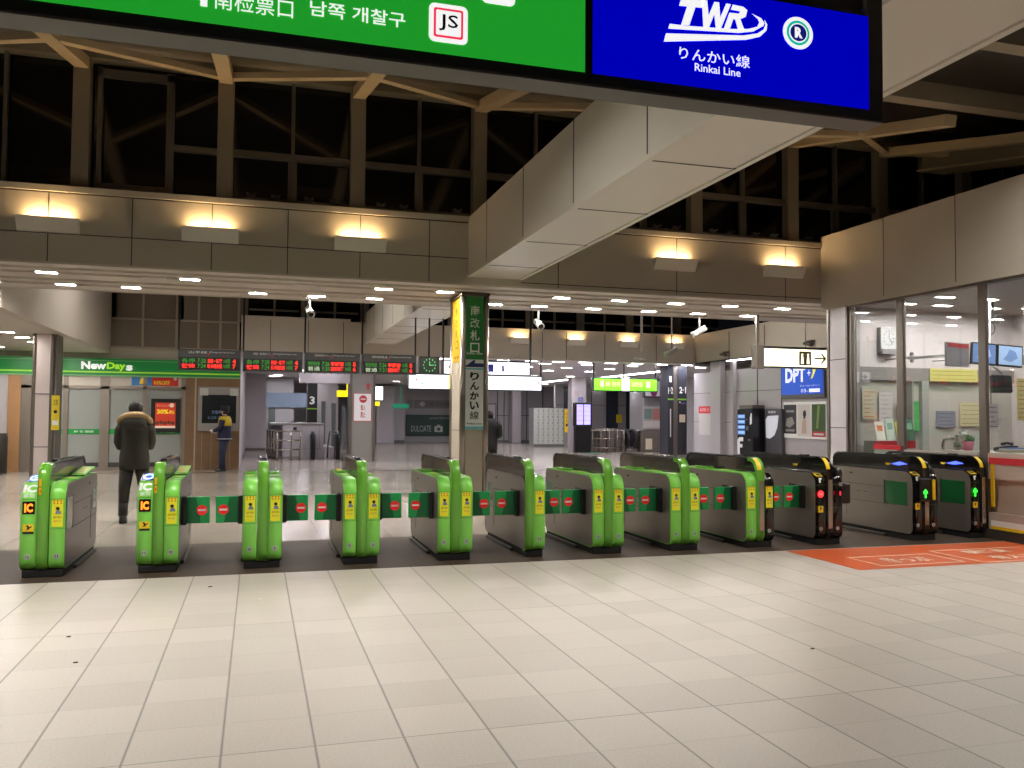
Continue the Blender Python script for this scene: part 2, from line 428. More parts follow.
for k in range(1, 13):
    x = PX[k]
    if x > 13: break
    o = bar((x, 12.6, 6.30), (x, 9.1, 5.53), .18, .15).put('roof_strut', truss_m)
    tag(o, 'pale sloping roof strut springing from a window post', 'roof strut', 'roof struts along the high windows')
    if k % 2 == 0: a, b = (x, 10.8, 5.88), (PX[k+1], 12.48, 6.28)
    else: a, b = (x, 12.48, 6.28), (PX[k+1], 10.8, 5.88)
    tag(bar(a, b, .12, .085).put('roof_brace', truss_m), 'pale diagonal roof brace between two roof struts', 'roof brace', 'diagonal braces under the roof deck')
for y, z in ((8.9, 5.62), (6.9, 5.4)):
    tag(MB().box(-14, 14, y-.1, y+.1, z, z+.24).put('roof_purlin', post_m), 'long steel purlin under the dark roof deck, %s' % ('the one nearer the windows' if y > 7 else 'the one carrying the added high lamps'), 'roof purlin')
gl = T('roof_girder', 'bolted sloping roof girder above the office fascia', 'roof girder', (11.5, 0, 0))
bar((0, 12.4, 6.2), (0, 3.6, 4.65), .36, .4).put('girder_web', post_m, gl)
bar((0, 12.4, 5.98), (0, 3.6, 4.43), .6, .035).put('girder_flange', truss_m, gl)
# high lamps added out of view to brighten floor and gate fronts
h0 = T('added_high_lamp', 'added round high lamp hanging from the roof purlin over the outer hall', 'light', (-6.5, 6.9, 5.4), 0, 'added high lamps of the outer hall')
MB().loft([(0, 0, 0, .05, .05), (0, 0, -.12, .08, .08), (0, 0, -.16, .24, .24), (0, 0, -.36, .30, .30)], 24, cap=False).put('lamp_shade', steel_d, h0)
MB().tube([(0, 0, -.22), (0, 0, -.225)], .24, 24).put('lamp_disc', added_high, h0); learn(h0)
for x in (-4, -1.9, .3, 5.4, 8.7): dup(h0, (x, 6.9, 5.4))
for x in (-2.4, .8, 5.2, 8.2, 11.2): dup(h0, (x, 19.6, 6.44), 'added round high lamp under the roof over the inner hall', 'added high lamps of the inner hall')  # second added set, hidden above the soffit, brightens the inner hall
h1 = T('added_light_panel', 'added long light panel on the flat ceiling of the outer hall', 'light', (-3.2, 0, 4.84), 0, 'added light panels of the outer hall')  # panels added overhead, out of view, as extra light near the camera
MB().box(-.64, .64, -.19, .19, -.02, 0).put('lamp_frame', steel_d, h1); MB().box(-.6, .6, -.15, .15, -.03, 0).put('diffuser', added_panel, h1); learn(h1)
for x, y in ((0.2, 0), (5.4, 0), (8.0, 0)): dup(h1, (x, y, 4.84))

# ================================================================ OFFICE FASCIA and right side
mb = MB().box(9.25, 9.45, -7, 12.48, 3.44, 4.67).box(9.46, 14, 12.3, 12.44, 3.44, 4.67); mb.box(9.235, 9.46, -7, 12.4, 3.40, 3.455)
mb.m = 1
y = 10.95
while y > -7:
    mb.box(9.247, 9.25, y-.006, y+.006, 3.455, 4.67); y -= 1.42
S('wall_office_fascia', mb, [panel, seam], 'tall cream fascia above the glazed station office', 'fascia')
# office shell
ow = M('office wall', (226, 214, 216), .5); og = M('office grey wall', (150, 142, 140), .5); op = M('office panel', (186, 172, 160), .5)
S('ceiling_office', MB().box(9.3, 13.0, 2, 12.3, 3.4, 3.46), M('office ceiling', (205, 194, 188), .35), 'pale ceiling inside the station office', 'ceiling')
S('wall_office_back', MB().box(9.45, 12.75, 11.9, 12.0, 2.42, 3.4), ow, 'white upper back wall of the office', 'wall')
S('wall_office_band', MB().box(9.45, 12.75, 11.86, 12.0, 2.2, 2.42), og, 'grey band across the office back wall', 'wall')
S('wall_office_lower', MB().box(9.45, 12.75, 11.92, 12.0, 0, 2.2), M('office lower wall', (206, 198, 192), .5), 'pale lower back wall of the office', 'wall')
S('wall_office_side', MB().box(12.75, 12.85, 2, 12.0, 0, 3.4), ow, 'white side wall of the office', 'wall')
for i, (x, y) in enumerate(((9.9, 11.2), (10.6, 11.2), (9.9, 10.4), (10.7, 10.4), (11.6, 11.2), (11.5, 10.2), (10.4, 8.9), (11.6, 8.6), (12.2, 11.0))):
    if i == 0: o0 = downlight('office_downlight', 'bright rectangular downlight in the office ceiling', x, y, 3.4, lamp_o, 'office ceiling downlights', .3, .1)
    else: dup(o0, (x, y, 3.4))
# glazing frame: posts and panes on the line x = 9.27
frm = MB()
for y0, y1 in ((11.72, 11.80), (10.56, 10.71), (9.05, 9.18), (7.4, 7.56), (5.8, 5.96)): frm.box(9.26, 9.315, y0, y1, 0.12, 3.41, .01)
frm.box(9.25, 9.37, 2, 11.8, 3.36, 3.42)
S('wall_office_glazing_frame', frm, steel_d, 'grey metal posts and head rail of the office glazing', 'glazing frame')
for i, (a, b, z) in enumerate(((11.72, 10.72, .12), (10.55, 9.2, 1.1), (9.03, 7.56, 1.12), (7.4, 5.96, 1.12), (5.8, 2, 1.12))):
    o = MB().box(9.3, 9.312, b, a, z, 3.37).put('window_%d' % (31+i), clear); o['kind'] = 'structure'; o['label'] = 'clear office window pane facing the gates'
mb = MB().box(9.25, 9.33, 9.2, 10.55, .12, 1.1).box(9.25, 9.33, 2, 9.03, .12, .34).box(9.25, 9.33, 2, 9.03, .78, 1.12).box(9.33, 9.38, 2, 9.03, .34, .78)
mb.m = 1; mb.box(9.235, 9.25, 2, 9.0, .975, 1.06).box(9.235, 9.25, 10.6, 11.2, 1.09, 1.16)
mb.m = 2; mb.box(9.22, 9.36, 2, 12.3, 0, .12)
mb.m = 3; mb.box(9.236, 9.25, 2, 8.98, .13, .17)
mb.m = 4; mb.box(9.237, 9.25, 2, 8.98, .17, .24)
S('wall_office_counter_front', mb, [op, M('red band', (190, 30, 44), .4), M('dark plinth', (60, 56, 50), .5), yel_d, white], 'tan panel below the office windows with a red band and yellow stripe', 'wall')

# pillar left of the glazing
mb = MB().box(9.25, 9.5, 11.82, 12.3, 0, 3.42)
mb.m = 1; mb.box(9.235, 9.27, 11.79, 11.84, 0, 3.42).box(9.235, 9.27, 12.26, 12.32, 0, 3.42).box(9.24, 9.26, 11.6, 11.64, 0, 3.42)
mb.m = 2; mb.box(9.246, 9.251, 11.82, 12.3, 2.53, 2.545).box(9.246, 9.251, 11.82, 12.3, 1.4, 1.412)
S('wall_corner_pillar', mb, [panel_w, steel_d, seam], 'pale panelled corner pillar beside the office glazing', 'wall')
S('wall_outer_left', MB().box(-14.2, -14, -7, 60, 0, 7), panel, None)
S('wall_outer_rear', MB().box(-14, 14, -7.2, -7, 0, 5), panel, None)
S('wall_outer_right', MB().box(14, 14.2, -7, 12.3, 0, 7), panel, None)

# ================================================================ INNER HALL SHELL
# far bulkhead
mb = MB().box(2.6, 13.82, 25.2, 25.4, 3.33, 4.2).box(2.6, 13.82, 25.17, 25.4, 4.2, 4.27).box(2.6, 13.82, 25.15, 25.4, 3.32, 3.37)
mb.m = 1
for x in (4.5, 5.6, 6.75, 8.5, 9.3, 10.6, 12.4): mb.box(x-.009, x+.009, 25.19, 25.2, 3.37, 4.2)
S('wall_far_bulkhead', mb, [panel_f, seam], 'pale panelled far bulkhead across the inner hall', 'bulkhead')
mb = MB().box(-.45, 2.6, 25.3, 25.5, 3.33, 4.3).box(-.45, 2.6, 25.25, 25.5, 4.28, 4.36)
mb.m = 1
for x in (.35, 1.4, 2.4): mb.box(x-.009, x+.009, 25.29, 25.3, 3.33, 4.28)
S('wall_far_bulkhead_left', mb, [panel_f, seam], 'pale wall panels above the departure boards', 'bulkhead')
# far high windows
fw = MB()
for k in range(-2, 9):
    x = -.4+1.72*k
    fw.box(x-.12, x+.12, 25.55, 25.7, 4.2, 6.1).box(x+.82, x+.88, 25.6, 25.7, 4.2, 6.1)
    for z in (4.55, 5.3): fw.box(x+.16, x+1.54, 25.58, 25.66, z, z+.05)
S('wall_far_window_posts', fw, frame_m, 'grey posts and louvres of the far high windows', 'window posts')
for k in range(-2, 9):
    x = -.4+1.72*k; o = MB().box(x+.12, x+1.6, 25.68, 25.7, 4.2, 6.1).put('window_%d' % (50+k), night); o['kind'] = 'structure'
# right wall of the inner hall
mb = MB().box(13.82, 14.3, 15.0, 25.2, 3.33, 4.2).box(13.81, 14.3, 15.0, 25.2, 4.2, 4.28)
mb.m = 1
for y in (15.4, 17.3, 19.3, 21.2, 23.1): mb.box(13.81, 13.82, y-.009, y+.009, 3.33, 4.2)
S('wall_right_bulkhead', mb, [panel_f, seam], 'pale bulkhead band along the right wall of the inner hall', 'bulkhead')
mb = MB().box(13.86, 14.04, 23.7, 24.3, 0, 3.33)
S('wall_right_pilaster', mb, panel_w)
S('trim_1', MB().box(13.92, 14.04, 23.05, 23.2, 0, 3.33), panel_w)
mb = MB().box(14.04, 14.24, 12.45, 25.7, 0, 3.03)
mb.m = 1
for z in (1.42, 2.36): mb.box(14.03, 14.04, 12.45, 25.7, z-.006, z+.006)
for y in (20.7, 21.9, 24.3): mb.box(14.025, 14.04, y-.012, y+.012, 0, 3.03)
S('wall_right', mb, [panel_w, seam], 'white panelled right wall of the inner hall', 'wall')
S('ceiling_right_edge', MB().box(13.82, 15.2, 15.0, 26, 3.33, 3.37), ceil_m, None)
S('wall_right_recess', MB().box(15.1, 15.2, 12.45, 26, 0, 3.33), steel_d, None)
# left side beam over the shop
S('wall_shop_fascia_side', MB().box(-4.05, -3.85, 15.0, 25.5, 3.2, 6.1), panel_f, 'deep cream beam side above the shop forecourt', 'beam')
S('ceiling_shop_forecourt', MB().box(-12, -4.05, 15.0, 25.5, 3.2, 3.3), ceil_m, 'low cream ceiling over the shop forecourt', 'ceiling')
for i, (x, y) in enumerate(((-4.9, 19.6), (-4.9, 20.8), (-4.93, 22.0), (-6.2, 19.6), (-6.2, 21.8), (-4.93, 24), (-6.2, 24), (-5.5, 17.6))):
    dup(d0, (x, y, 3.2), 'bright rectangular downlight in the low ceiling over the shop forecourt', 'downlights over the shop forecourt')
# deep ceiling
S('ceiling_inner', MB().box(-.45, 34, 25.4, 52, 3.33, 3.43), M('inner ceiling', (206, 204, 206), .45), 'low pale ceiling of the deep inner concourse', 'ceiling')
dd = downlight('inner_downlight', 'small bright downlight in the low inner concourse ceiling, row under the far bulkhead', 5.6, 25.9, 3.33, lamp_d, 'inner downlights under the far bulkhead', .4, .14)
for k in range(9): dup(dd, (6.52+.92*k, 25.9, 3.33))
for x in (.6, 2.2, 3.6): dup(dd, (x, 27.2, 3.33), 'small bright downlight in the low ceiling beyond the departure boards', 'inner downlights beyond the departure boards')
for y in (27.0, 29, 31, 35, 39.5, 44):
    for x in (.9, 2.2, 6.9, 9.2, 10.7, 12.4, 15.0, 18.0):
        if y < 28 and x < 5: continue
        dup(dd, (x+(.7 if y in (35,) else 0), y, 3.33), 'small bright downlight deep in the low inner concourse ceiling', 'deep inner downlights')
strip = M('cove strip light', (252, 248, 255), .5, emit=8)
for a, b, l in (((14.7, 14.9), (28.5, 36.5), 'long bright cove light strip in the inner ceiling above the green hanging sign'), ((14.0, 14.2), (38, 47), 'long bright cove light strip in the inner ceiling above the coin lockers'), ((13.9, 14.0), (21.4, 23.4), 'bright light strip under the right bulkhead above the vending machine')):
    tag(MB().box(a[0], a[1], b[0], b[1], 3.30, 3.33).put('cove_light', strip), l, 'light')
# deep walls
S('wall_inner_recess', MB().box(7.8, 11.8, 50.1, 50.3, 0, 3.33), panel_g)
mb = MB().box(5.2, 8.1, 48.5, 48.7, 0, 3.33).box(11.4, 13.0, 48.5, 48.7, 0, 3.33).box(13.0, 34, 48.5, 48.7, 0, 3.33)
mb.m = 1
for x in (11.6, 12.6, 13.6, 14.0, 15.4, 16.4): mb.box(x-.02, x+.02, 48.46, 48.5, 0, 3.33)
mb.box(12.0, 16, 48.46, 48.5, 1.6, 1.63)
mb.m = 2; mb.box(5.2, 8.1, 48.4, 48.5, 0, .16).box(11.4, 34, 48.4, 48.5, 0, .16)
S('wall_inner_back', mb, [panel_g, seam, M('grey skirting', (96, 96, 98), .5)], 'grey back wall of the deep inner concourse', 'wall')
mb = MB().box(-.6, 34, 52, 52.2, 0, 3.33)
S('wall_inner_end', mb, panel_g, None)
mb = MB().box(-1.6, .4, 38.6, 38.8, 0, 3.33).box(-.6, -.45, 25.5, 38.8, 0, 3.33)
mb.m = 1; mb.box(-1.6, .4, 38.55, 38.6, 0, .1)
S('wall_inner_left', mb, [panel_w, M('grey skirting2', (110, 104, 98), .5)], 'plain pale wall beside the shop in the inner hall', 'wall')
# right deep wall with dark windows
mb = MB().box(15.6, 16.1, 44, 44.2, 0, 3.33).box(16.9, 18.6, 44, 44.2, 0, 3.33).box(19.4, 19.8, 44, 44.2, 0, 3.33).box(20.7, 34, 44, 44.2, 0, 3.33).box(15.6, 34, 44, 44.15, 0, .9)
mb.m = 1; mb.box(15.6, 34, 43.98, 44.0, 2.2, 2.22).box(15.6, 34, 43.98, 44, .9, .93).box(17.7, 17.74, 43.98, 44, .9, 3.2)
mb.m = 2; mb.box(15.6, 34, 44.2, 44.25, .9, 3.2)
S('wall_inner_right_far', mb, [panel_g, seam, M('blue grey glass', (70, 76, 90), .15)], 'grey wall with tall dark windows deep in the concourse', 'wall')
S('wall_inner_right_near', MB().box(18.2, 18.4, 24, 40, 0, 3.33).box(17.1, 18.2, 36, 36.2, 0, 3.33), panel_g, 'grey wall behind the platform column', 'wall')
for x, w_ in ((6.9, .5), (14.55, .28)):
    tag(MB().box(x-w_, x+w_, 47.7, 48.4, 0, 3.2, .04).put('inner_column', panel_w), 'white square column against the back wall, %s' % ('left of the dark green banner' if x < 10 else 'left of the coin lockers'), 'column')['kind'] = 'structure'

# ================================================================ TICKET GATES
LOBE = rrect(0, 1.66, .07, .89, [.09, .1, .1, .15], 6)            # (y, z) side profile of a gate body
def inset_body(d, zt=.89): return rrect(d, 1.66-d, .07+d, zt-d, [.08, .09, .09, .14], 6)
FY0, FY1, FZ = -.012, 1.78, 1.075
def fin_band():
    """green front arch of the fin: up the front, over the corner and a little way along the top"""
    r, ri = .17, .125
    out = [(FY0+.09, .06), (FY0+.03, .085), (FY0, .15)]
    cx, cz = FY0+r, FZ-r
    outer = [(cx+r*math.cos(PI-.5*PI*k/8), cz+r*math.sin(PI-.5*PI*k/8)) for k in range(9)]
    inner = [(cx+ri*math.cos(PI-.5*PI*k/8), cz+ri*math.sin(PI-.5*PI*k/8)) for k in range(9)][::-1]
    return out+outer+[(.20, FZ)]+[(.20, FZ-.045)]+inner+[(FY0+.045, .5), (FY0+.045, .2), (.12, .06)]
FIN_IN = rrect(.025, FY1, .07, FZ-.006, [.08, .1, .12, .15], 6)

def stick_print():
    mb = MB(); mb.m = 0
    for i in (-1, 0, 1): fp(mb, disc(i*.03, .115, .007, 8), -.0016, .001); fp(mb, rect(i*.03-.006, i*.03+.006, .088, .098), -.0016, .001)
    mb.m = 1; fp(mb, disc(.004, .04, .014, 12), -.0016, .001); fp(mb, [(-.016, .034), (-.012, .054), (.004, .06), (.018, .052), (.018, .044)], -.0022, .001)
    mb.m = 2; fp(mb, [(-.018, -.008), (-.012, .022), (.004, .028), (.024, .02), (.034, -.008)], -.0016, .001)
    mb.m = 1
    ft(mb, 'ふれてください', -.036, .036, -.05, -.028, -.0016, .001, .02)
    mb.m = 0; ft(mb, 'タッチ', -.03, -.002, -.085, -.066, -.0016, .001, .02)
    mb.m = 2; ft(mb, 'ICカード', .004, .034, -.085, -.066, -.0016, .001, .02)
    return mb
def numtext(mb, s, x, z, y, h=.026, w=None):
    w = w or .013*len(s); return ft(mb, s, x-w/2, x+w/2, z-h/2, z+h/2, y, .001, .02)

def flap(t, side, x, gated=True):
    """closed flap; side -1 reaches to the left of the gate, +1 to the right; x = face of the gate"""
    s = side
    h = MB().box(x-.002*s, x+.05*s, .2, .36, .43, .72, .012)
    h.put('flap_housing', black, t)
    f = MB(); x0, x1 = x+.045*s, x+.268*s
    f.box(x0, x1, .265, .30, .44, .71, .008)
    f.m = 1; a, b = x0, x0+.11*s
    f.plate([(a, .445), (b+.03*s, .445), (b-.02*s, .705), (a, .705)] if s > 0 else [(b+.03*s, .445), (a, .445), (a, .705), (b-.02*s, .705)], (0, .264, 0), *FX, .001)
    o = f.put('flap', [flap_g, flap_dk], t)
    c = x1-.075*s
    d = MB(); fp(d, disc(c, .575, .052, 22), .2625, .002); d.m = 1; fp(d, rect(c-.038, c+.038, .566, .584), .2605, .001)
    d.put('no_entry_disc', [M('no entry red', (222, 34, 36), .4, emit=.15), white], o)

def stripe_lines(t, x, s, rear=True):
    """slots, joints and the folded flap seen on the steel side; s = outward direction"""
    mb = MB(); e = .0035*s
    mb.box(x, x+e, 1.15, 1.21, .79, .81)
    mb.box(x, x+e, .36, 1.30, .655, .660).box(x, x+e, 1.28, 1.283, .2, .66).box(x, x+e, .3, 1.6, .43, .434)
    mb.box(x, x+e, .86, .92, .555, .563).box(x, x+e, .98, 1.06, .555, .563)
    mb.put('side_joints', seam, t)

def gate(x, labels, nums, kind='green', lobes='LR', flaps='LR', label='', folded='', ic=False, mark=None):
    w = .38 if len(lobes) == 2 else .23
    t = T('ticket_gate', label, 'ticket gate', (x+w/2, 9.03, 0), 0, None)
    X0, X1 = -w/2, w/2
    # ---- plinth
    MB().box(X0+.015, X1-.015, .03, 1.64, 0, .075, .008).put('plinth', rubber, t)
    MB().box(X0-.02, X1+.02, .5, 1.6, .0, .035, .006).put('kick_rail', M('kick rail', (92, 88, 82), .4, .6), t)
    # ---- lobes and fin positions
    pos = {}
    if lobes == 'LR': pos = {'L': (X0, X0+.135), 'R': (X1-.135, X1)}; fin = (X0+.14, X1-.14)
    elif lobes == 'R': pos = {'R': (X1-.13, X1)}; fin = (X0+.004, X1-.135)
    else: pos = {'L': (X0, X0+.13)}; fin = (X0+.135, X1-.004)
    for q in lobes:
        a, b = pos[q]
        dark = kind == 'black' or (kind == 'mixed' and q == 'R')
        lm = blackg if dark else green
        lo = MB()
        if ic and q == 'L': prof = [(.08, .07), (.02, .1), (0, .16), (0, .76), (.02, .8), (.10, .875), (.14, .885), (.4, .94), (.46, .93), (.52, .89), (1.5, .89), (1.6, .86), (1.66, .78), (1.66, .16), (1.58, .07)]
        else: prof = LOBE
        lo.prism(prof, a, b, 'x', True)
        lo.put('body_shell', lm, t)
        jm = MB(); jm.box(a+.001, b-.001, -.0015, .01, .735, .738).box(a+.001, b-.001, -.0015, .01, .455, .458)
        jm.put('shell_joint', M('shell joint', (60, 110, 40) if not dark else (50, 48, 46), .5), t)
        c = (a+b)/2
        if not dark and not (ic and q == 'L') or (kind == 'mixed'):
            s = MB(); fp(s, rect(c-.048, c+.048, .475, .73), -.0005, .0025); o = s.put('warning_sticker', yellow, t)
            pr = stick_print(); pr.put('sticker_print', [red, ink, M('print blue', (120, 140, 170), .5)], o, loc=(c, -.0035, .605))
        nb = MB(); nb.m = 0
        if dark or kind != 'green': fp(nb, disc(c, .2, .024, 16), -.001, .002)
        else: fp(nb, rect(c-.022, c+.022, .175, .225), -.001, .002)
        nb.m = 1; numtext(nb, nums[lobes.index(q) if len(lobes) == 2 else 0], c, .2, -.0035)
        nb.put('number_badge', [M('badge grey', (176, 182, 176), .5), ink], t)
    # ---- fin
    fm = green_d if kind != 'black' else blackg
    fb_ = MB().prism(fin_band(), fin[0], fin[1], 'x', True)
    if lobes == 'LR': fb_.box(fin[0], fin[1], .02, .2, .08, .9)
    fb_.put('fin_arch', fm, t)
    sp = MB(); sp.prism(FIN_IN, fin[0]+.008, fin[1]-.008, 'x', True); sp.put('fin_panel', blackg if kind != 'green' else smoke, t)
    rim = MB()
    for a in (fin[0]+.002, fin[1]-.012):
        rim.prism([(.19, FZ-.018), (.19, FZ+.001), (1.66, FZ+.001), (1.74, FZ-.03), (1.785, FZ-.1), (1.765, FZ-.1), (1.725, FZ-.045), (1.65, FZ-.018)], a, a+.010, 'x')
    rim.put('fin_rim', black, t)
    kb = MB().box(fin[0]+.02, fin[1]-.02, .42, .56, FZ, FZ+.018, .006); kb.put('sensor_bar', black, t)
    if kind != 'green':
        ys = MB(); r, cx, cz = .172, FY0+.17, FZ-.17
        ys.prism([(cx+r*math.cos(a), cz+r*math.sin(a)) for a in [PI-.15-.33*PI*k/8 for k in range(9)]]+[(cx+(r-.01)*math.cos(a), cz+(r-.01)*math.sin(a)) for a in [PI-.15-.33*PI*(8-k)/8 for k in range(9)]], fin[0]+.004, fin[0]+.06, 'x')
        ys.put('yellow_arch_strip', yel_d, t)
        MB().box(fin[0]+.03, fin[1]-.01, FY0-.004, FY0+.01, .2, .8, .003).put('chrome_front_strip', M('rose chrome', (206, 150, 132) if kind == 'black' else (180, 168, 156), .2, .8), t)
    # ---- steel sides
    for q, xs, s in (('L', X0, -1), ('R', X1, 1)):
        sd = MB()
        if lobes != 'LR' and q not in lobes:      # fin side flush
            poly = inset_body(.012)
        else: poly = inset_body(.012)
        sd.prism(poly, xs+.004*s, xs-.004*s, 'x'); sd.put('steel_side', steel, t)
        stripe_lines(t, xs+.004*s, s)
        if q in flaps: flap(t, s, xs+.004*s)
        if q in flaps:
            MB().box(xs, xs+.007*s, .36, .55, .43, .72, .002).put('flap_recess', M('recess dark', (50, 46, 43), .35), t)
        if q in folded:
            fo = MB().box(xs+.002*s, xs+.008*s, .03 if kind != 'black' else .1, .3 if kind != 'black' else .5, .44, .74); fo.put('folded_flap', flap_gl if kind != 'black' else M('folded green', (16, 96, 48), .2, coat=.4), t)
            MB().box(xs+.002*s, xs+.010*s, .3 if kind != 'black' else .5, .315 if kind != 'black' else .52, .43, .75).put('folded_flap_edge', black, t)
        if q == 'L' or folded: MB().box(xs+.002*s, xs+.007*s, 1.38, 1.6, .5, .72).put('rear_folded_flap', flap_gl, t)
    # ---- tops
    for q in lobes:
        a, b = pos[q]; c = (a+b)/2
        if ic and q == 'L':
            P0 = (a+.006, .15, .892); U = (b-a-.012, 0, 0); V = (0, .23, .048)
            rd = MB(); n = 24; pts = [(.5+.45*math.cos(2*PI*k/n), .5+.45*math.sin(2*PI*k/n)) for k in range(n)]
            rd.plate([(0, 0), (1, 0), (1, 1), (0, 1)], P0, U, V, .003)
            o = rd.put('card_reader', M('reader plate', (34, 60, 140), .25), t)
            r2 = MB(); r2.plate(arcband(.5, .5, .26, .42, 0, 2*PI-.001, 24), (P0[0], P0[1], P0[2]+.004), U, V, .003); r2.put('reader_ring', M('reader ring blue', (110, 150, 255), .4, emit=1.6), o)
            tx = MB(); tx.text('IC', (a+.010, .018, .80), (b-a-.024, 0, 0), (0, .075, .068), .003, .05); tx.put('ic_lettering', white, t)
            tx = MB(); tx.text('専用', (a+.018, -.001, .75), (b-a-.04, 0, 0), (0, .008, .042), .004, .01); tx.put('ic_lettering', white, t)
            ds = MB(); fp(ds, rect(c-.052, c+.052, .60, .72), -.0005, .004); o = ds.put('ic_display', M('display black', (12, 8, 6), .2), t)
            dt = MB(); ft(dt, 'IC', c-.036, c+.036, .618, .70, -.0055, .001, .05); dt.put('lit_ic', M('amber led', (255, 120, 30), .5, emit=1.8), o)
            ys = MB(); fp(ys, rect(c-.046, c+.046, .435, .505), -.0005, .0025); ys.m = 1; fp(ys, rect(c-.046, c+.046, .415, .437), -.0005, .0025)
            fp(ys, [(c-.02, .445), (c-.005, .475), (c-.022, .495), (c+.0, .497), (c+.01, .48), (c+.03, .49), (c+.03, .478), (c+.008, .465), (c+.012, .445), (c-.0, .46)], -.0032, .001)
            ys.put('phone_ban_sticker', [yel_d, ink], t)
        elif not (kind == 'black'):
            tp = MB().box(a+.012, b-.012, .45, .72, .889, .9, .004); tp.m = 1; tp.box(a+.035, b-.035, .5, .66, .899, .903)
            tp.put('reader_plate', [green, M('slot plate', (190, 190, 90), .4)], t)
            MB().box(a+.02, b-.02, .95, 1.3, .889, .915, .006).put('top_hatch', green_d, t)
    if ic:
        yt = MB(); fp(yt, rect(fin[0]+.012, fin[0]+.034, .86, .93), -.003-.012, .002); fp(yt, rect(fin[0]+.012, fin[0]+.034, .78, .85), -.003-.012, .002)
        yt.m = 1; fp(yt, rect(fin[0]+.017, fin[0]+.029, .80, .83), -.018, .001)
        yt.put('tag_stickers', [M('orange tag', (250, 190, 20), .4), M('tag print', (220, 100, 30), .4)], t)
        if 'R' in lobes:
            a, b = pos['R']
            wg = MB().prism([(.95, .89), (1.5, .94), (1.5, .96), (.9, .905)], a+.01, b+.0, 'x'); wg.m = 1; wg.prism([(1.0, .912), (1.4, .952), (1.4, .956), (1.0, .915)], a+.03, b-.02, 'x')
            wg.put('rear_display', [green, M('lcd', (184, 190, 80), .3)], t)
    if kind == 'black':
        a = pos['L'][0]; b = pos['L'][1]; c = (a+b)/2
        yo = MB(); yo.plate([(0, 0), (1, 0), (1, 1), (0, 1)], (a+.02, .016, .838), (b-a-.04, 0, 0), (0, .075, .036), .004); yo.m = 1
        yo.plate(rect(.2, .8, .25, .75), (a+.02, .016, .842), (b-a-.04, 0, 0), (0, .075, .036), .004)
        yo.put('yellow_frame_sticker', [yel_d, ink], t)
        hs = MB(); hs.plate([(.1, 0), (.5, 0), (.5, .5), (.9, .7), (.8, 1), (0, .9)], (a+.045, -.001, .765), (.05, 0, 0), (0, .012, .06), .003); hs.put('hand_mark', white, t)
        ys = MB(); fp(ys, rect(c-.035, c+.035, .40, .48), -.0005, .0025); ys.m = 1; ft(ys, 'P', c-.012, c+.014, .425, .465, -.0032, .001, .05); ys.put('small_yellow_sticker', [yel_d, ink], t)
        hy = MB()
        hy.prism([(.62+.05*math.cos(PI*k/8+PI), .965+.03*math.sin(PI*k/8+PI)) for k in range(9)], fin[0]+.004, fin[0]+.001, 'x'); hy.put('yellow_half_disc', yel_d, t)
    if mark == 'red':
        c = sum(pos['L'])/2
        d = MB(); fp(d, disc(c, .625, .042, 24), -.002, .004); d.m = 1; fp(d, rect(c-.022, c+.022, .62, .63), -.0065, .001)
        d.put('red_signal', [M('red lamp', (255, 44, 50), .4, emit=1.8), M('red lamp core', (255, 130, 120), .4, emit=1)], t)
        c = pos['R'][0]+.02
        d = MB(); d.prism(disc(.07, .63, .075, 20), X1-.035, X1-.02, 'x'); d.put('red_side_signal', M('red lamp 2', (250, 40, 60), .4, emit=1.4), t)
        hb = MB().box(X1-.01, X1+.11, -.03, .25, .5, .76, .03, 4); hb.put('side_unit', M('dark unit', (34, 32, 31), .3), t)
        kn = MB().tube([(X1-.05, .12, .86), (X1+.03, .12, .86)], .09, 20); kn.put('round_cover', M('dark unit', (34, 32, 31), .3), t)
        lv = MB().prism([(-.02, .72), (.0, .76), (.16, .83), (.16, .80)], X1-.05, X1+.0, 'x'); lv.put('chrome_lever', steel, t)
    if mark in ('arrow', 'boxarrow'):
        c = sum(pos['L'])/2; y = -.001
        if mark == 'boxarrow':
            bx = MB().box(X0+.07, X0+.24, -.045, .3, .5, .80, .02, 3); bx.put('arrow_unit', blackg, t); c = X0+.15; y = -.046
            yb = MB().box(X1-.09, X1-.055, -.03, .0, .52, .78, .004); yb.put('yellow_edge_strip', yel_d, t)
            kn = MB().tube([(X1-.09, .14, .86), (X1+.0, .14, .86)], .085, 20); kn.put('round_cover', M('dark unit', (34, 32, 31), .3), t)
        a = MB(); fp(a, [(c-.012, .55), (c+.012, .55), (c+.012, .62), (c+.034, .60), (c+.034, .628), (c, .665), (c-.034, .628), (c-.034, .60), (c-.012, .62)], y, .003)
        a.put('green_arrow', M('green led', (50, 240, 60), .5, emit=1.5), t)
    if kind == 'black' and mark != 'red':
        bl = MB(); bl.prism([(.26, .965), (.40, .99), (.56, .955), (.42, .94)], fin[0]+.0065, fin[0]+.001, 'x'); bl.put('blue_glow_reader', M('blue led', (70, 90, 255), .4, emit=2.2), t)
    return t

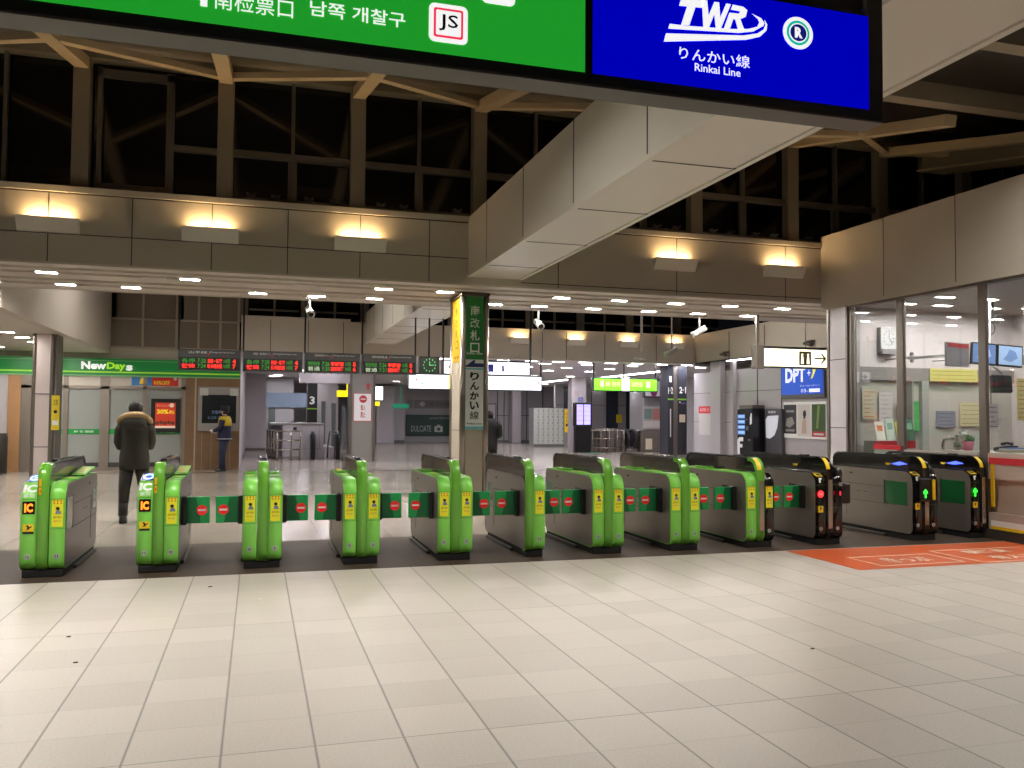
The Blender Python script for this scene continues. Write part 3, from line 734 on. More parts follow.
gate(-2.10, '', ('12', '11'), ic=True, flaps='', folded='R', label='green ticket gate with orange IC display and folded flaps, far left end')
gate(-1.09, '', ('11', '10'), ic=True, flaps='R', label='green ticket gate with orange IC display and closed flap, second from left')
gate(-.11, '', ('10', '9'), label='all-green ticket gate seen head-on, third from the left end')
gate(.88, '', ('9', '8'), label='green ticket gate between the head-on gate and the departure column, fourth from left')
gate(1.88, '', ('8', '7'), label='green double ticket gate standing just left of the signposted column')
gate(2.86, '', ('7 6',), lobes='R', label='narrow green ticket gate with a single front lobe, right of the signposted column')
gate(3.66, '', ('6', '5'), label='green double ticket gate, first right of the narrow single-lobe gate')
gate(4.63, '', ('5', '4'), label='green double ticket gate, second right of the narrow single-lobe gate')
gate(5.63, '', ('4', '3'), kind='mixed', label='ticket gate with a green left front and a black right front')
gate(6.60, '', ('3', '2'), kind='black', flaps='L', label='black ticket gate with a glowing red round signal', mark='red')
gate(8.05, '', ('2', '1'), kind='black', flaps='', folded='L', label='black ticket gate with a green arrow on a projecting box', mark='boxarrow')
gate(8.97, '', ('1',), kind='black', lobes='L', flaps='', folded='L', label='black ticket gate with a green arrow standing against the office wall', mark='arrow')

# ================================================================ SIGNPOSTED COLUMN
t = T('station_column', 'square column with green south gate sign and white line sign, behind the gates', 'column', (3.306, 13.54, 0), kind='thing')
mb = MB().box(-.198, .198, -.38, .38, 0, 3.5)
mb.put('column_core', M('column paint', (164, 154, 138), .45), t)
mb = MB()
for sx in (-1, 1):
    for sy in (-1, 1):
        mb.tube([(sx*.186, sy*.36, 0), (sx*.186, sy*.36, 3.5)], .05, 14)
mb.put('corner_trim', M('corner steel', (132, 124, 116), .28, .85), t)
MB().box(-.24, .24, -.42, .42, 3.46, 3.515, .02).put('column_cap', M('cap dark', (70, 60, 46), .5), t)
F0 = -.388
mb = MB().box(-.15, .15, F0, -.38, 2.45, 3.45)
o = mb.put('south_gate_sign', M('sign green', (24, 122, 44), .4), t)
mb = MB()
for i, ch in enumerate('南改札口'): ft(mb, ch, -.075, .075, 3.15-.198*i, 3.31-.198*i, F0-.002, .001, 0 if ch == '改' else .014)
ft(mb, 'South Gate', -.13, .13, 2.53, 2.57, F0-.002, .001, .01); mb.put('sign_lettering', white, o)
mb = MB().box(-.15, .15, F0, -.38, 1.34, 2.45); mb.m = 1; mb.box(-.15, .15, F0-.001, -.38, 2.33, 2.36); mb.m = 2; mb.box(-.15, .15, F0-.001, -.38, 1.345, 1.39).box(-.15, .15, F0-.001, -.38, 2.29, 2.315)
o = mb.put('line_sign', [M('sign white', (226, 230, 226), .4), M('navy', (28, 44, 104), .4), M('aqua', (110, 190, 200), .4)], t)
mb = MB()
for i, ch in enumerate('りんかい線'): ft(mb, ch, -.075, .075, 2.12-.155*i, 2.25-.155*i, F0-.002, .001, .035 if ch != '線' else .006)
ft(mb, 'Rinkai Line', -.12, .12, 1.42, 1.45, F0-.002, .001, .02)
mb.m = 1; fp(mb, [(-.13, 2.355), (.145, 2.355), (.145, 2.39), (-.0, 2.39), (.01, 2.44), (-.02, 2.44)], F0-.002, .001)
mb.put('sign_lettering', [ink, M('navy', (28, 44, 104), .4)], o)
mb = MB().box(-.207, -.198, -.32, .32, 2.43, 3.45); o = mb.put('yellow_side_sign', M('sign yellow', (222, 166, 24), .5), t)
mb = MB()
for i, ch in enumerate('南改札口'): lt(mb, ch, .08, -.08, 3.17-.18*i, 3.31-.18*i, -.2085, .001, 0 if ch == '改' else .014)
lt(mb, 'South Gate', .19, -.19, 2.48, 2.53, -.2085, .001, .02)
mb.put('sign_lettering', M('brown print', (44, 26, 8), .6), o)
MB().box(-.207, -.198, -.32, .32, 0.0, 2.42).put('side_panel', M('column side panel', (176, 166, 150), .5), t)
MB().box(-.209, -.206, -.32, .32, 1.32, 1.33).put('panel_joint', seam, t)

# ================================================================ HANGING MAIN SIGN
t = T('overhead_sign', 'large overhead sign, green panel beside a blue panel, hanging close to the viewer', 'sign', (0, 2.8, 2.735))
z0 = 2.735
mb = MB().box(-1.42, 2.372, .0, .072, 0, .515, .004)
mb.put('sign_case', M('sign case black', (24, 23, 24), .45), t)
MB().box(-1.42, 2.372, .004, .12, -.006, .012).put('bottom_rail', M('sign rail', (98, 94, 90), .4, .5), t)
gm = M('backlit green', (28, 154, 40), .5, emit=.68); bm_ = M('backlit blue', (0, 0, 212), .9, emit=.52, spec=0); wm = M('backlit white', (250, 250, 250), .5, emit=.72)
o = MB().box(-1.40, 1.097, -.004, 0, .040, .413).put('green_panel', gm, t)
mb = MB(); Y_ = -.006
ft(mb, '남쪽 개찰구', .143, .453, 2.842-z0, 2.893-z0, Y_, .001, .008)
ft(mb, '南检票口', -.15, .09, 2.822-z0, 2.885-z0, Y_, .001)
ft(mb, '南改札口', -1.15, -.17, 2.815-z0, 3.05-z0, Y_, .001)
fp(mb, rrect(.533, .667, 2.812-z0, 2.944-z0, .02), Y_, .001)
fp(mb, rrect(.715, .835, 2.970-z0, 3.09-z0, .02), Y_, .001)
mb.m = 1; fp(mb, rrect(.549, .651, 2.828-z0, 2.929-z0, .008), Y_-.001, .001)
mb.m = 0; fp(mb, rrect(.557, .643, 2.836-z0, 2.921-z0, .004), Y_-.002, .001)
mb.m = 2; ft(mb, 'JS', .567, .633, 2.850-z0, 2.908-z0, Y_-.003, .001, .01)
mb.put('sign_lettering', [wm, M('backlit red', (226, 50, 80), .5, emit=.8), M('sign ink', (24, 24, 50), .6)], o)
MB().box(1.097, 1.125, -.006, 0, .02, .44).put('panel_divider', M('sign case black', (24, 23, 24), .45), t)
o = MB().box(1.125, 2.30, -.004, 0, .040, .413).put('blue_panel', bm_, t)
mb = MB()
sh = lambda pts: [(a, b-z0) for a, b in pts]
TL = .075
def slant(x0, x1, s): return None
# italic letters T W R
fp(mb, sh([(1.474, 3.094), (1.570, 3.104), (1.560, 3.074), (1.533, 3.072), (1.508, 3.000), (1.474, 2.997), (1.499, 3.070), (1.466, 3.068)]), Y_, .001)
fp(mb, sh([(1.560, 3.103), (1.582, 3.105), (1.588, 3.048), (1.612, 3.104), (1.632, 3.105), (1.637, 3.048), (1.662, 3.105), (1.682, 3.105), (1.640, 3.008), (1.618, 3.006), (1.612, 3.058), (1.590, 3.004), (1.566, 3.002)]), Y_, .001)
fp(mb, sh([(1.690, 3.105), (1.735, 3.103), (1.752, 3.092), (1.745, 3.066), (1.722, 3.054), (1.738, 3.016), (1.712, 3.013), (1.700, 3.050), (1.692, 3.050), (1.678, 3.012), (1.652, 3.009), (1.676, 3.072), (1.716, 3.074), (1.722, 3.084), (1.682, 3.085)]), Y_, .001)
fp(mb, sh([(1.428, 2.995), (1.422, 2.976), (1.714, 3.000), (1.777, 3.014), (1.822, 3.042), (1.826, 3.053), (1.812, 3.070), (1.772, 3.082), (1.797, 3.066), (1.804, 3.053), (1.795, 3.035), (1.756, 3.021), (1.694, 3.012), (1.500, 2.997)]), Y_, .001)
fp(mb, sh([(1.413, 2.957), (1.404, 2.925), (1.746, 2.978), (1.806, 2.998), (1.835, 3.026), (1.838, 3.050), (1.826, 3.066), (1.831, 3.048), (1.822, 3.028), (1.795, 3.009), (1.735, 2.993)]), Y_, .001)
ft(mb, 'りんかい線', 1.466, 1.762, 2.869-z0, 2.917-z0, Y_, .001, .008)
ft(mb, 'Rinkai Line', 1.530, 1.722, 2.832-z0, 2.862-z0, Y_, .001, .01)
fp(mb, disc(1.974, 3.035-z0, .067, 30, .063), Y_, .001)
mb.m = 1; fp(mb, disc(1.974, 3.035-z0, .051, 30, .048), Y_-.001, .001)
mb.m = 0; fp(mb, disc(1.974, 3.035-z0, .041, 30, .038), Y_-.002, .001)
mb.m = 2; fp(mb, disc(1.974, 3.035-z0, .036, 30, .033), Y_-.003, .001)
mb.m = 0; ft(mb, 'R', 1.957, 1.992, 3.014-z0, 3.056-z0, Y_-.004, .001, .05)
mb.put('sign_lettering', [wm, M('backlit teal', (0, 170, 150), .5, emit=.8), M('backlit navy', (16, 24, 120), .5, emit=.6)], o)
MB().box(2.262, 2.28, -.02, 0, .43, .6).put('hanger_bracket', steel_d, t)
for x in (-1.0, 2.2): MB().box(x-.02, x+.02, .02, .06, .51, 2.2).put('hanger_rod', steel_d, t)

# ================================================================ CONVENIENCE STORE FRONT
mb = MB().box(-12, -.45, 25.6, 25.8, 3.06, 3.36)
S('wall_shop_upper', mb, panel, 'cream wall strip above the shop fascia', 'wall')
mb = MB().box(-3.95, -.5, 25.55, 25.6, 3.36, 4.93); mb.m = 1
for x in (-3.93, -3.05, -2.18, -1.6, -1.02, -.53): mb.box(x-.03, x+.03, 25.52, 25.56, 3.36, 4.93)
for z in (3.38, 4.17, 4.9): mb.box(-3.95, -.5, 25.52, 25.56, z-.025, z+.025)
S('wall_shop_clerestory', mb, [M('brown blind', (124, 112, 98), .8), M('blind frame', (172, 160, 142), .5)], 'brown screened panels with pale glazing bars above the shop', 'screen panels')
t = T('convenience_store', 'closed convenience store front with green fascia and frosted glass doors', 'shop front', (-3.5, 25.5, 0))
X_ = 3.5
def sx(x): return x+X_
gf = MB().box(sx(-8), sx(-.45), -.06, .1, 2.58, 3.05); gf.m = 1; gf.box(sx(-8), sx(-.45), -.063, -.05, 2.66, 2.70); gf.m = 2; gf.box(sx(-8), sx(-.45), -.064, -.05, 2.985, 3.0).box(sx(-8), sx(-.45), -.064, -.05, 2.56, 2.6)
o = gf.put('fascia', [M('fascia green', (18, 130, 58), .35, emit=.12), M('lime stripe', (150, 214, 60), .4, emit=.2), M('pale green stripe', (130, 190, 130), .4)], t)
mb = MB(); ft(mb, 'New', sx(-4.55), sx(-3.93), 2.75, 2.96, -.075, .02, .04); mb.m = 1; ft(mb, 'Day', sx(-3.92), sx(-3.45), 2.71, 2.95, -.075, .02, .04); mb.m = 0; ft(mb, 's', sx(-3.44), sx(-3.27), 2.73, 2.88, -.075, .02, .04)
mb.put('shop_name', [M('lit shop white', (244, 248, 244), .4, emit=.5), M('lit shop lime', (150, 214, 40), .4, emit=.45)], o)
fr = MB()
for a, b in ((-6.0, -5.75), (-4.98, -4.86), (-4.08, -3.84), (-3.0, -2.9), (-2.02, -1.9)): fr.box(sx(a), sx(b), -.03, .08, 0, 2.58)
fr.box(sx(-6), sx(-1.9), -.03, .08, 2.22, 2.30).box(sx(-6), sx(-1.9), -.02, .08, .0, .1)
fr.put('door_frames', M('shop frame', (150, 140, 130), .35, .6), t)
fg = M('frosted glass', (152, 156, 152), .25); dk = M('shop dark sill', (60, 54, 60), .5)
for i, (a, b) in enumerate(((-5.75, -4.98), (-4.86, -4.08), (-3.84, -3.0), (-2.9, -2.02))):
    d = MB().box(sx(a), sx(b), .02, .05, .22, 2.22).put('glass_door', fg, t)
    bd = MB().box(sx(a), sx(b), .01, .02, .99, 1.13); bd.m = 1
    if i in (1, 3): ft(bd, '押 引 開閉', sx(a)+.15, sx(b)-.15, 1.03, 1.09, .008, .001)
    bd.put('green_band', [M('band green', (30, 150, 66), .4), white], d)
    MB().box(sx(a), sx(b), .01, .05, .1, .22).put('door_sill', dk, t)
MB().box(sx(-6), sx(-1.9), .0, .08, 2.30, 2.58).put('transom_panel', M('transom', (206, 196, 184), .3), t)
wd = M('wood panel', (128, 98, 70), .55, noise=.18, nscale=5)
wpn = MB().box(sx(-1.9), sx(-.45), -.05, .1, 0, 2.58); wpn.m = 1
wpn.box(sx(-1.66), sx(-1.62), -.056, -.04, 0, 2.58)
for x in (-1.45, -1.2, -.95, -.7): wpn.box(sx(x)-.004, sx(x)+.004, -.053, -.04, 0, 1.1)
wpn.put('wood_panelling', [wd, M('wood edge', (176, 160, 136), .5)], t)
wpn = MB().box(sx(-6.3), sx(-6.0), -.05, .1, 0, 2.58); wpn.put('wood_panelling', M('wood light', (166, 124, 84), .55, noise=.12, nscale=5), t)
MB().box(sx(-8), sx(-6.3), -.02, .1, 0, 2.58).put('side_wall', panel_w, t)
sc = MB().box(sx(-1.56), sx(-.47), -.09, -.05, 1.08, 2.32); o = sc.put('window_surround', M('surround grey', (150, 146, 142), .4), t)
sc = MB().box(sx(-1.46), sx(-.55), -.095, -.09, 1.3, 2.1); sc.m = 1; ft(sc, '営業時間', sx(-1.2), sx(-.85), 1.56, 1.66, -.097, .001); ft(sc, '6:30-22:30', sx(-1.3), sx(-.75), 1.42, 1.50, -.097, .001)
sc.m = 2; sc.box(sx(-1.52), sx(-1.3), -.10, -.09, 2.08, 2.28).box(sx(-.72), sx(-.5), -.10, -.09, 2.08, 2.28)
sc.put('dark_notice_window', [M('dark notice', (26, 30, 36), .2), M('notice blue', (110, 140, 180), .5), M('notice white', (196, 196, 192), .5)], o)
bn = MB().box(sx(-3.3), sx(-2.78), -.02, .0, 2.33, 2.6); bn.m = 1; bn.box(sx(-2.78), sx(-2.1), -.02, .0, 2.33, 2.6)
bn.m = 2; fp(bn, [(sx(-3.1), 2.36), (sx(-2.96), 2.36), (sx(-2.98), 2.5), (sx(-3.03), 2.57), (sx(-3.08), 2.5)], -.022, .002); ft(bn, '30%OFF', sx(-2.74), sx(-2.32), 2.36, 2.47, -.022, .002, .03)
bn.m = 3; fp(bn, disc(sx(-2.18), 2.53, .045, 14), -.023, .002)
bn.put('promotion_banner', [M('banner blue', (60, 130, 200), .4), M('banner red', (206, 44, 30), .4), M('banner yellow', (250, 206, 40), .4), white], t)
pf = MB().box(sx(-2.78), sx(-2.03), -.08, -.03, 1.05, 1.97); o = pf.put('poster_frame', black, t)
pp = MB().box(sx(-2.67), sx(-2.15), -.085, -.08, 1.16, 1.86); pp.m = 1; ft(pp, '30%', sx(-2.63), sx(-2.33), 1.55, 1.68, -.087, .001, .04); ft(pp, '還元', sx(-2.32), sx(-2.18), 1.55, 1.65, -.087, .001, .02)
pp.m = 2; fp(pp, rect(sx(-2.67), sx(-2.15), 1.16, 1.22), -.088, .001); fp(pp, disc(sx(-2.25), 1.79, .06, 16), -.088, .001); ft(pp, 'キャッシュレス', sx(-2.63), sx(-2.32), 1.75, 1.81, -.088, .001)
pp.m = 3
for i in range(5): fp(pp, disc(sx(-2.62)+.1*i, 1.30+.02*(i % 2), .05, 10), -.088, .001)
pp.put('promotion_poster', [M('poster red', (204, 60, 36), .4, emit=.2), M('poster yellow', (250, 214, 50), .4, emit=.3), M('poster cream', (240, 214, 196), .4, emit=.15), M('poster brown', (110, 56, 40), .5)], o)
tag(MB().loft([(0, 0, 0, .34, .3), (0, 0, .9, .34, .3), (0, 0, 1.02, .33, .29), (0, 0, 1.03, .3, .27)], 20).put('dark_bin', M('charcoal wood', (52, 48, 46), .5, noise=.2, nscale=8), None, loc=(-6.4, 24.6, 0)), 'dark charcoal bin standing at the left end of the shop front', 'bin')
# forecourt column
t = T('forecourt_column', 'pinkish square column with steel corners and a small yellow notice, before the shop', 'column', (-4.2, 20.1, 0), kind='thing')
mb = MB().box(-.2, .08, -.32, .32, 0, 3.2); mb.m = 1
for z in (.85, 1.95): mb.box(-.2, .08, -.325, -.3, z-.008, z+.008)
mb.put('column_face', [M('pink white panel', (216, 202, 200), .3), seam], t)
mb = MB()
for x in (-.225, .1): mb.box(x-.035, x+.035, -.33, .33, 0, 3.2, .02)
mb.box(.13, .19, -.28, .3, 0, 3.2, .02); mb.put('steel_trim', steel_d, t)
mb = MB().box(.12, .27, -.335, -.32, 1.2, 1.92); mb.m = 1; mb.box(.14, .25, -.338, -.33, 1.3, 1.4); mb.m = 2; ft(mb, '注意', .15, .24, 1.72, 1.84, -.337, .001); fp(mb, disc(.195, 1.58, .035, 12), -.337, .001)
mb.put('yellow_notice', [M('notice yellow', (226, 204, 50), .4), white, ink], t)

# ================================================================ DEPARTURE BOARDS
led_r = M('red led text', (255, 44, 34), .5, emit=1.3); led_g = M('green led text', (60, 170, 50), .5, emit=.4); led_o = M('pale led text', (190, 210, 180), .5, emit=.7)
bcase = M('board case', (66, 66, 68), .4); bscr = M('board screen', (14, 14, 12), .3)
hd = M('board header print', (200, 200, 196), .5, emit=.15)
cols_ = ('山手線', '埼京線・湘南新宿ライン', '湘南新宿ライン', '相鉄線直通')
rows_ = ((('各停', 'g'), ('7:20', 'g'), ('渋谷・新宿', 'r'), ('10両', 'g'), ('4', 'r')), (('快速', 'r'), ('7:24', 'g'), ('新木場方面', 'r'), ('10両', 'g'), ('7', 'r')))
rows3 = ((('特別快速', 'g'), ('7:26', 'g'), ('宇都宮', 'r'), ('15両', 'g'), ('5', 'r')), (('普通', 'o'), ('7:31', 'g'), ('高崎', 'r'), ('10両', 'g'), ('6', 'r')))
xs_b = (-1.53, -.31, .90, 2.07, 3.26)
bl_ = ('departure board with red and green lights, leftmost of the four', 'departure board with red and green lights, second from left of the four', 'departure board with red and green lights, third from left of the four', 'departure board with red and green lights, rightmost beside the green clock')
for i in range(4):
    a, b = xs_b[i]+.03, xs_b[i+1]-.012
    t = T('departure_board', bl_[i], 'departure board', ((a+b)/2, 18, 2.42), 0, 'departure boards'); w2 = (b-a)/2
    MB().box(-w2, w2, 0, .16, 0, .42, .004).put('board_case', bcase, t)
    MB().box(-w2+.02, w2-.02, -.004, 0, .02, .26).put('screen', bscr, t)
    mb = MB(); ft(mb, cols_[i], -w2+.2, -.05, .335, .385, -.002, .001); ft(mb, 'Departures', 0.0, w2-.12, .345, .38, -.002, .001)
    mb.m = 1; fp(mb, disc(-.02, .33, .02, 10), -.002, .001)
    mb.put('board_title', [hd, red], t)
    mb = MB(); rw = rows_ if i < 2 else rows3
    for r, row in enumerate(rw):
        z = .15-.105*r
        for (s_, c_), (u0_, u1_) in zip(row, ((-.44, -.23), (-.19, -.06), (-.03, .2), (.23, .33), (.37, .42))):
            mb.m = {'r': 0, 'g': 1, 'o': 2}[c_]
            ft(mb, s_, u0_*w2*2, u1_*w2*2, z, z+.085, -.006, .001, .03 if c_ == 'r' else 0)
    mb.put('led_text', [led_r, led_g, led_o], t)
    MB().box(-w2-.012, -w2+.025, .06, .1, .40, 2.2).put('hanger_rod', black, t)
    if i == 3: MB().box(w2-.03, w2, .06, .1, .4, 2.2).put('hanger_rod', black, t)
# ceiling rail carrying the hangers
tag(MB().box(-2, 6.5, 17.98, 18.12, 4.6, 4.7).put('hanger_beam', M('dark beam', (40, 38, 36), .6)), 'dark cross beam from which the boards and signs hang', 'beam')
# clock
t = T('hanging_clock', 'square dark clock with green dial marks beside the departure boards', 'clock', (3.53, 18.0, 2.45))
MB().box(-.22, .22, 0, .14, 0, .37, .01).put('clock_case', M('clock case', (40, 44, 42), .3), t)
mb = MB()
for k in range(12):
    a = PI*k/6; mb.box(.13*math.sin(a)-.008, .13*math.sin(a)+.008, -.004, 0, .185+.13*math.cos(a)-.014, .185+.13*math.cos(a)+.014)
mb.put('dial_marks', M('clock green', (90, 220, 110), .5, emit=.9), t)
mb = MB(); fp(mb, [(-.008, .185), (.008, .185), (.006, .27), (-.006, .27)], -.005, .003); fp(mb, [(0, .177), (.105, .18), (.105, .19), (0, .193)], -.005, .003); mb.put('clock_hands', M('clock green', (90, 220, 110), .5, emit=.9), t)
MB().cyl(0, .07, .37, 2.2, .02, 8).put('hanger_rod', black, t)
# white direction signs
lw = M('backlit sign white', (246, 246, 255), .5, emit=1.6)
def litsign(name, label, x0, x1, y, z0, z1, mats, arts, rods, case=M('sign case dark', (44, 46, 50), .4), top=1.3):
    t = T(name, label, 'sign', ((x0+x1)/2, y, z0)); w2 = (x1-x0)/2; h = z1-z0
    MB().box(-w2, w2, 0, .16, 0, h, .004).put('sign_case', case, t)
    o = MB().box(-w2+.03, w2-.03, -.004, 0, .03, h-.045).put('lit_face', mats, t)
    if arts: arts(o, w2, h)
    for x in rods: MB().box(x-(x0+x1)/2-.02, x-(x0+x1)/2+.02, .06, .1, h, h+top).put('hanger_rod', black, t)
    return t
def a1(o, w2, h):
    mb = MB(); y = -.006
    fp(mb, [(-w2+.1, h/2), (-w2+.2, h/2+.07), (-w2+.2, h/2+.02), (-w2+.36, h/2+.02), (-w2+.36, h/2-.02), (-w2+.2, h/2-.02), (-w2+.2, h/2-.07)], y)
    mb.m = 1; fp(mb, rect(.0, .14, h/2-.09, h/2+.08), y); fp(mb, rect(.33, .38, h/2-.08, h/2+.06), y); mb.put('sign_symbols', [ink, M('sign blue', (40, 50, 200), .5)], o)
litsign('direction_sign', 'white lit sign with a left arrow, partly hidden by the signposted column', 3.82, 5.8, 18.0, 2.44, 2.78, lw, a1, (3.84, 5.82), top=1.85)
def a2(o, w2, h):
    mb = MB(); y = -.006; mb.box(-.87, -.52, -.008, -.004, .03, h-.045)
    mb.m = 1; fp(mb, disc(-w2+.26, h*.6, .04, 12), y); mb.m = 2; fp(mb, disc(-w2+.45, h*.36, .035, 12), y); mb.m = 3; fp(mb, [(w2-.22, h*.62), (w2-.1, h*.62), (w2-.1, h*.4), (w2-.13, h*.4), (w2-.13, h*.57), (w2-.22, h*.57)], y)
    ft(mb, '出口', -.82, -.57, h*.3, h*.65, -.0095, .001)
    mb.put('sign_symbols', [M('lit yellow', (250, 226, 30), .5, emit=1), M('lit pink', (240, 150, 170), .5, emit=.5), M('lit green', (150, 220, 120), .5, emit=.5), ink], o)
litsign('direction_sign', 'longer white lit sign with a yellow patch, lower and behind the arrow sign', 4.35, 8.6, 25.5, 2.35, 2.84, lw, a2, (4.4, 8.58), top=.48)
def a3(o, w2, h):
    mb = MB(); y = -.006; fp(mb, rect(-.14, .12, .02, h-.035), y); mb.m = 1
    ft(mb, '新宿・渋谷方面', -.72, -.2, h*.35, h*.7, y, .001); ft(mb, '池袋方面', .2, .6, h*.35, h*.7, y, .001); fp(mb, rect(-.9, -.8, h*.3, h*.75), y); fp(mb, rect(.75, .88, h*.3, h*.75), y)
    mb.m = 2; fp(mb, disc(-.02, h*.5, .035, 12), y-.002); mb.put('sign_symbols', [lw, M('pale lime lit', (206, 250, 150), .5, emit=1.6), M('sign purple', (120, 60, 140), .5)], o)
litsign('platform_sign', 'green lit sign with white centre hanging before the platform columns', 10.58, 12.89, 26.1, 2.41, 2.86, M('backlit lime', (110, 226, 40), .5, emit=1.25), a3, (10.62, 11.7, 12.85), top=.47)
def a4(o, w2, h):
    mb = MB(); y = -.006; x = 0
    fp(mb, rect(-.02, .25, .06, .33), y); mb.m = 1
    for dx in (.05, .18): fp(mb, disc(dx, .265, .022, 10), y-.002); fp(mb, [(dx-.03, .09), (dx+.03, .09), (dx+.02, .235), (dx-.02, .235)], y-.002)
    mb.m = 0; fp(mb, [(.33, .185), (.53, .185), (.46, .10), (.50, .10), (.60, .2), (.50, .30), (.46, .30), (.53, .215), (.33, .215)], y)
    mb.m = 2; ft(mb, '精算機', -.45, -.1, .24, .30, y, .001)
    mb.put('sign_symbols', [M('sign brown ink', (70, 62, 30), .6), M('lit cream', (255, 246, 214), .5, emit=1.3), M('pale print', (214, 190, 120), .5)], o)
t = litsign('arrow_sign', 'white lit sign with a right arrow and pictogram, hanging beside the office', 9.22, 10.85, 14.2, 2.52, 2.93, M('lit cream', (255, 246, 214), .5, emit=1.3), a4, ())
o = MB().box(-.98, -.815, -.04, .14, -.03, .42, .01).put('end_cap', steel_d, t); MB().box(-.93, -.87, .03, .08, .42, 1.03).put('support_post', steel_d, t)

# ================================================================ CCTV CAMERAS
cam_m = M('camera shell', (176, 172, 166), .3, .3)
def cctv(x, y, z, dx, dy, label, drop=.25, top=3.52):
    t = T('security_camera', label, 'camera', (x, y, z))
    mb = MB().box(-.12, .12, -.05, .05, top-z-.03, top-z).tube([(0, 0, top-z), (0, 0, .04)], .02, 8); mb.put('bracket', cam_m, t)
    d = Vector((dx, dy, -.45)).normalized(); a = Vector((0, 0, -.02))-d*.14; b = Vector((0, 0, -.02))+d*.16
    MB().tube([a, a+(b-a)*.75, b], [.055, .06, .07], 14).put('camera_body', cam_m, t)
    MB().tube([b, b+d*.012], .045, 14).put('lens', blackg, t)
cctv(.82, 14.6, 3.30, .1, -1, 'small ceiling camera hanging from the soffit above the fourth gate')
cctv(4.88, 14.7, 3.26, 0, -1, 'camera hanging from the soffit right of the signposted column')
cctv(8.15, 14.7, 3.24, -.6, .5, 'silver camera hanging from the soffit left of the office')
cctv(9.0, 17.5, 3.07, -.8, .3, 'camera on a long drop pipe in front of the far bulkhead', top=6.62)
tag(MB().tube([(8.25, 17.5, 6.62), (8.25, 17.5, 3.05)], .03, 8).box(8.1, 8.4, 17.45, 17.55, 2.85, 2.88).tube([(8.25, 17.5, 3.1), (8.25, 17.5, 2.87)], .012, 6).put('drop_pipe', cam_m), 'bare drop pipe with a small bracket before the far bulkhead', 'pipe')
for y, l in ((19.0, 'dark wall camera on the right bulkhead nearer the gates'), (23.2, 'dark wall camera on the right bulkhead near its far corner')):
    t = T('wall_camera', l, 'camera', (13.8, y, 3.55)); MB().box(-.1, .02, -.1, .1, 0, .04).tube([(-.06, 0, .02), (-.12, 0, -.04)], .03, 8).put('bracket', steel_d, t); MB().tube([(-.12, .16, -.04), (-.12, -.16, -.08)], .05, 12).put('camera_body', steel_d, t)

# ================================================================ ORANGE FLOOR MARKING, DEBRIS
mb = MB().box(5.97, 9.2, 7.45, 8.72, 0, .003); mb.m = 1
def outline(x0, x1, y0, y1):
    for a, b, c, d in ((x0, x1, y0, y0+.025), (x0, x1, y1-.025, y1), (x0, x0+.025, y0, y1), (x1-.025, x1, y0, y1)): mb.box(a, b, c, d, .003, .005)
outline(6.35, 7.45, 7.58, 8.15); outline(7.62, 9.12, 7.5, 8.32)
mb.text('きっぷ', (6.62, 7.72, .0035), (.58, 0, 0), (0, .30, 0), .0015, .03)
mb.text('駅係員', (7.95, 8.0, .0035), (.62, 0, 0), (0, .22, 0), .0015, .03)
mb.text('有人改札', (7.95, 7.62, .0035), (.95, 0, 0), (0, .24, 0), .0015, .03)
tag(mb.put('orange_floor_marking', [M('orange floor film', (214, 96, 48), .35), M('orange film print', (240, 214, 190), .5)]), 'orange floor marking with white outlined words in front of the arrow gates', 'floor marking')
for x, y, r, m, l in ((.05, 7.55, .022, white, 'small white scrap of litter on the pale tiles, left side'), (-.37, 8.2, .02, ink, 'tiny dark scrap just in front of the third gate'), (-1.22, 6.62, .016, ink, 'tiny dark speck on the pale tiles at a tile joint'), (-1.05, 5.93, .016, ink, 'tiny dark speck on the pale tiles below the joint'), (3.62, 5.0, .016, ink, 'round dark spot on the tiles below the orange marking')):
    mb = MB(); mb.loft([(0, 0, 0, r, r*.7), (0, 0, .004, r*.9, r*.55), (.004, 0, .006, r*.4, r*.3)], 9, smooth=False); tag(mb.put('paper_scrap', m, loc=(x, y, 0)), l, 'litter')

# ================================================================ INNER HALL OBJECTS
# escalator 3 enclosure left
st = M('rail steel', (168, 160, 150), .25, .9); hr = M('handrail rubber', (24, 24, 26), .35)
t = T('escalator_enclosure', 'white panelled escalator enclosure with steel railing below the number 3 column', 'escalator', (1.45, 30.5, 0))
mb = MB().box(-.55, .85, .5, 3.8, 0, 1.2); mb.box(-.95, -.55, 3.0, 3.8, 0, 1.2); mb.m = 1; mb.box(-.97, .87, .46, 3.82, 1.2, 1.26); mb.box(-.5, .8, .495, .5, .35, .37).box(.7, .72, .495, .5, .37, 1.2); mb.m = 2; mb.box(-.2, -.08, .485, .5, .98, 1.12)
mb.put('enclosure_panels', [panel_w, M('enclosure cap', (150, 146, 142), .3, .4), ink], t)
rl = MB()
for x, y in ((-1.05, 2.6), (-.98, 1.9), (-.9, 1.2), (-.82, .5), (-.74, -.2), (-.3, -.3), (.0, -.3)): rl.tube([(x, y, 0), (x, y, 1.0)], .035, 8)
for z in (1.0, .68, .36, .1): rl.tube([(-1.05, 2.6, z), (-.74, -.25, z), (0, -.3, z)], .028, 8)
rl.put('steel_railing', st, t)
for dx in (.45, 1.3):
    mb = MB(); mb.tube([(dx, 1.2, .95), (dx, .1, .95), (dx, -.12, .9), (dx, -.22, .72), (dx, -.18, .5), (dx, -.05, .35), (dx, .1, .3)], .05, 10); mb.box(dx-.08, dx+.08, -.12, 1.2, 0, .9, .03)
    mb.put('handrail', hr, t)
mb = MB().box(.86, 1.2, .3, 3.5, 0, .42); mb.put('landing_skirt', panel_w, t)
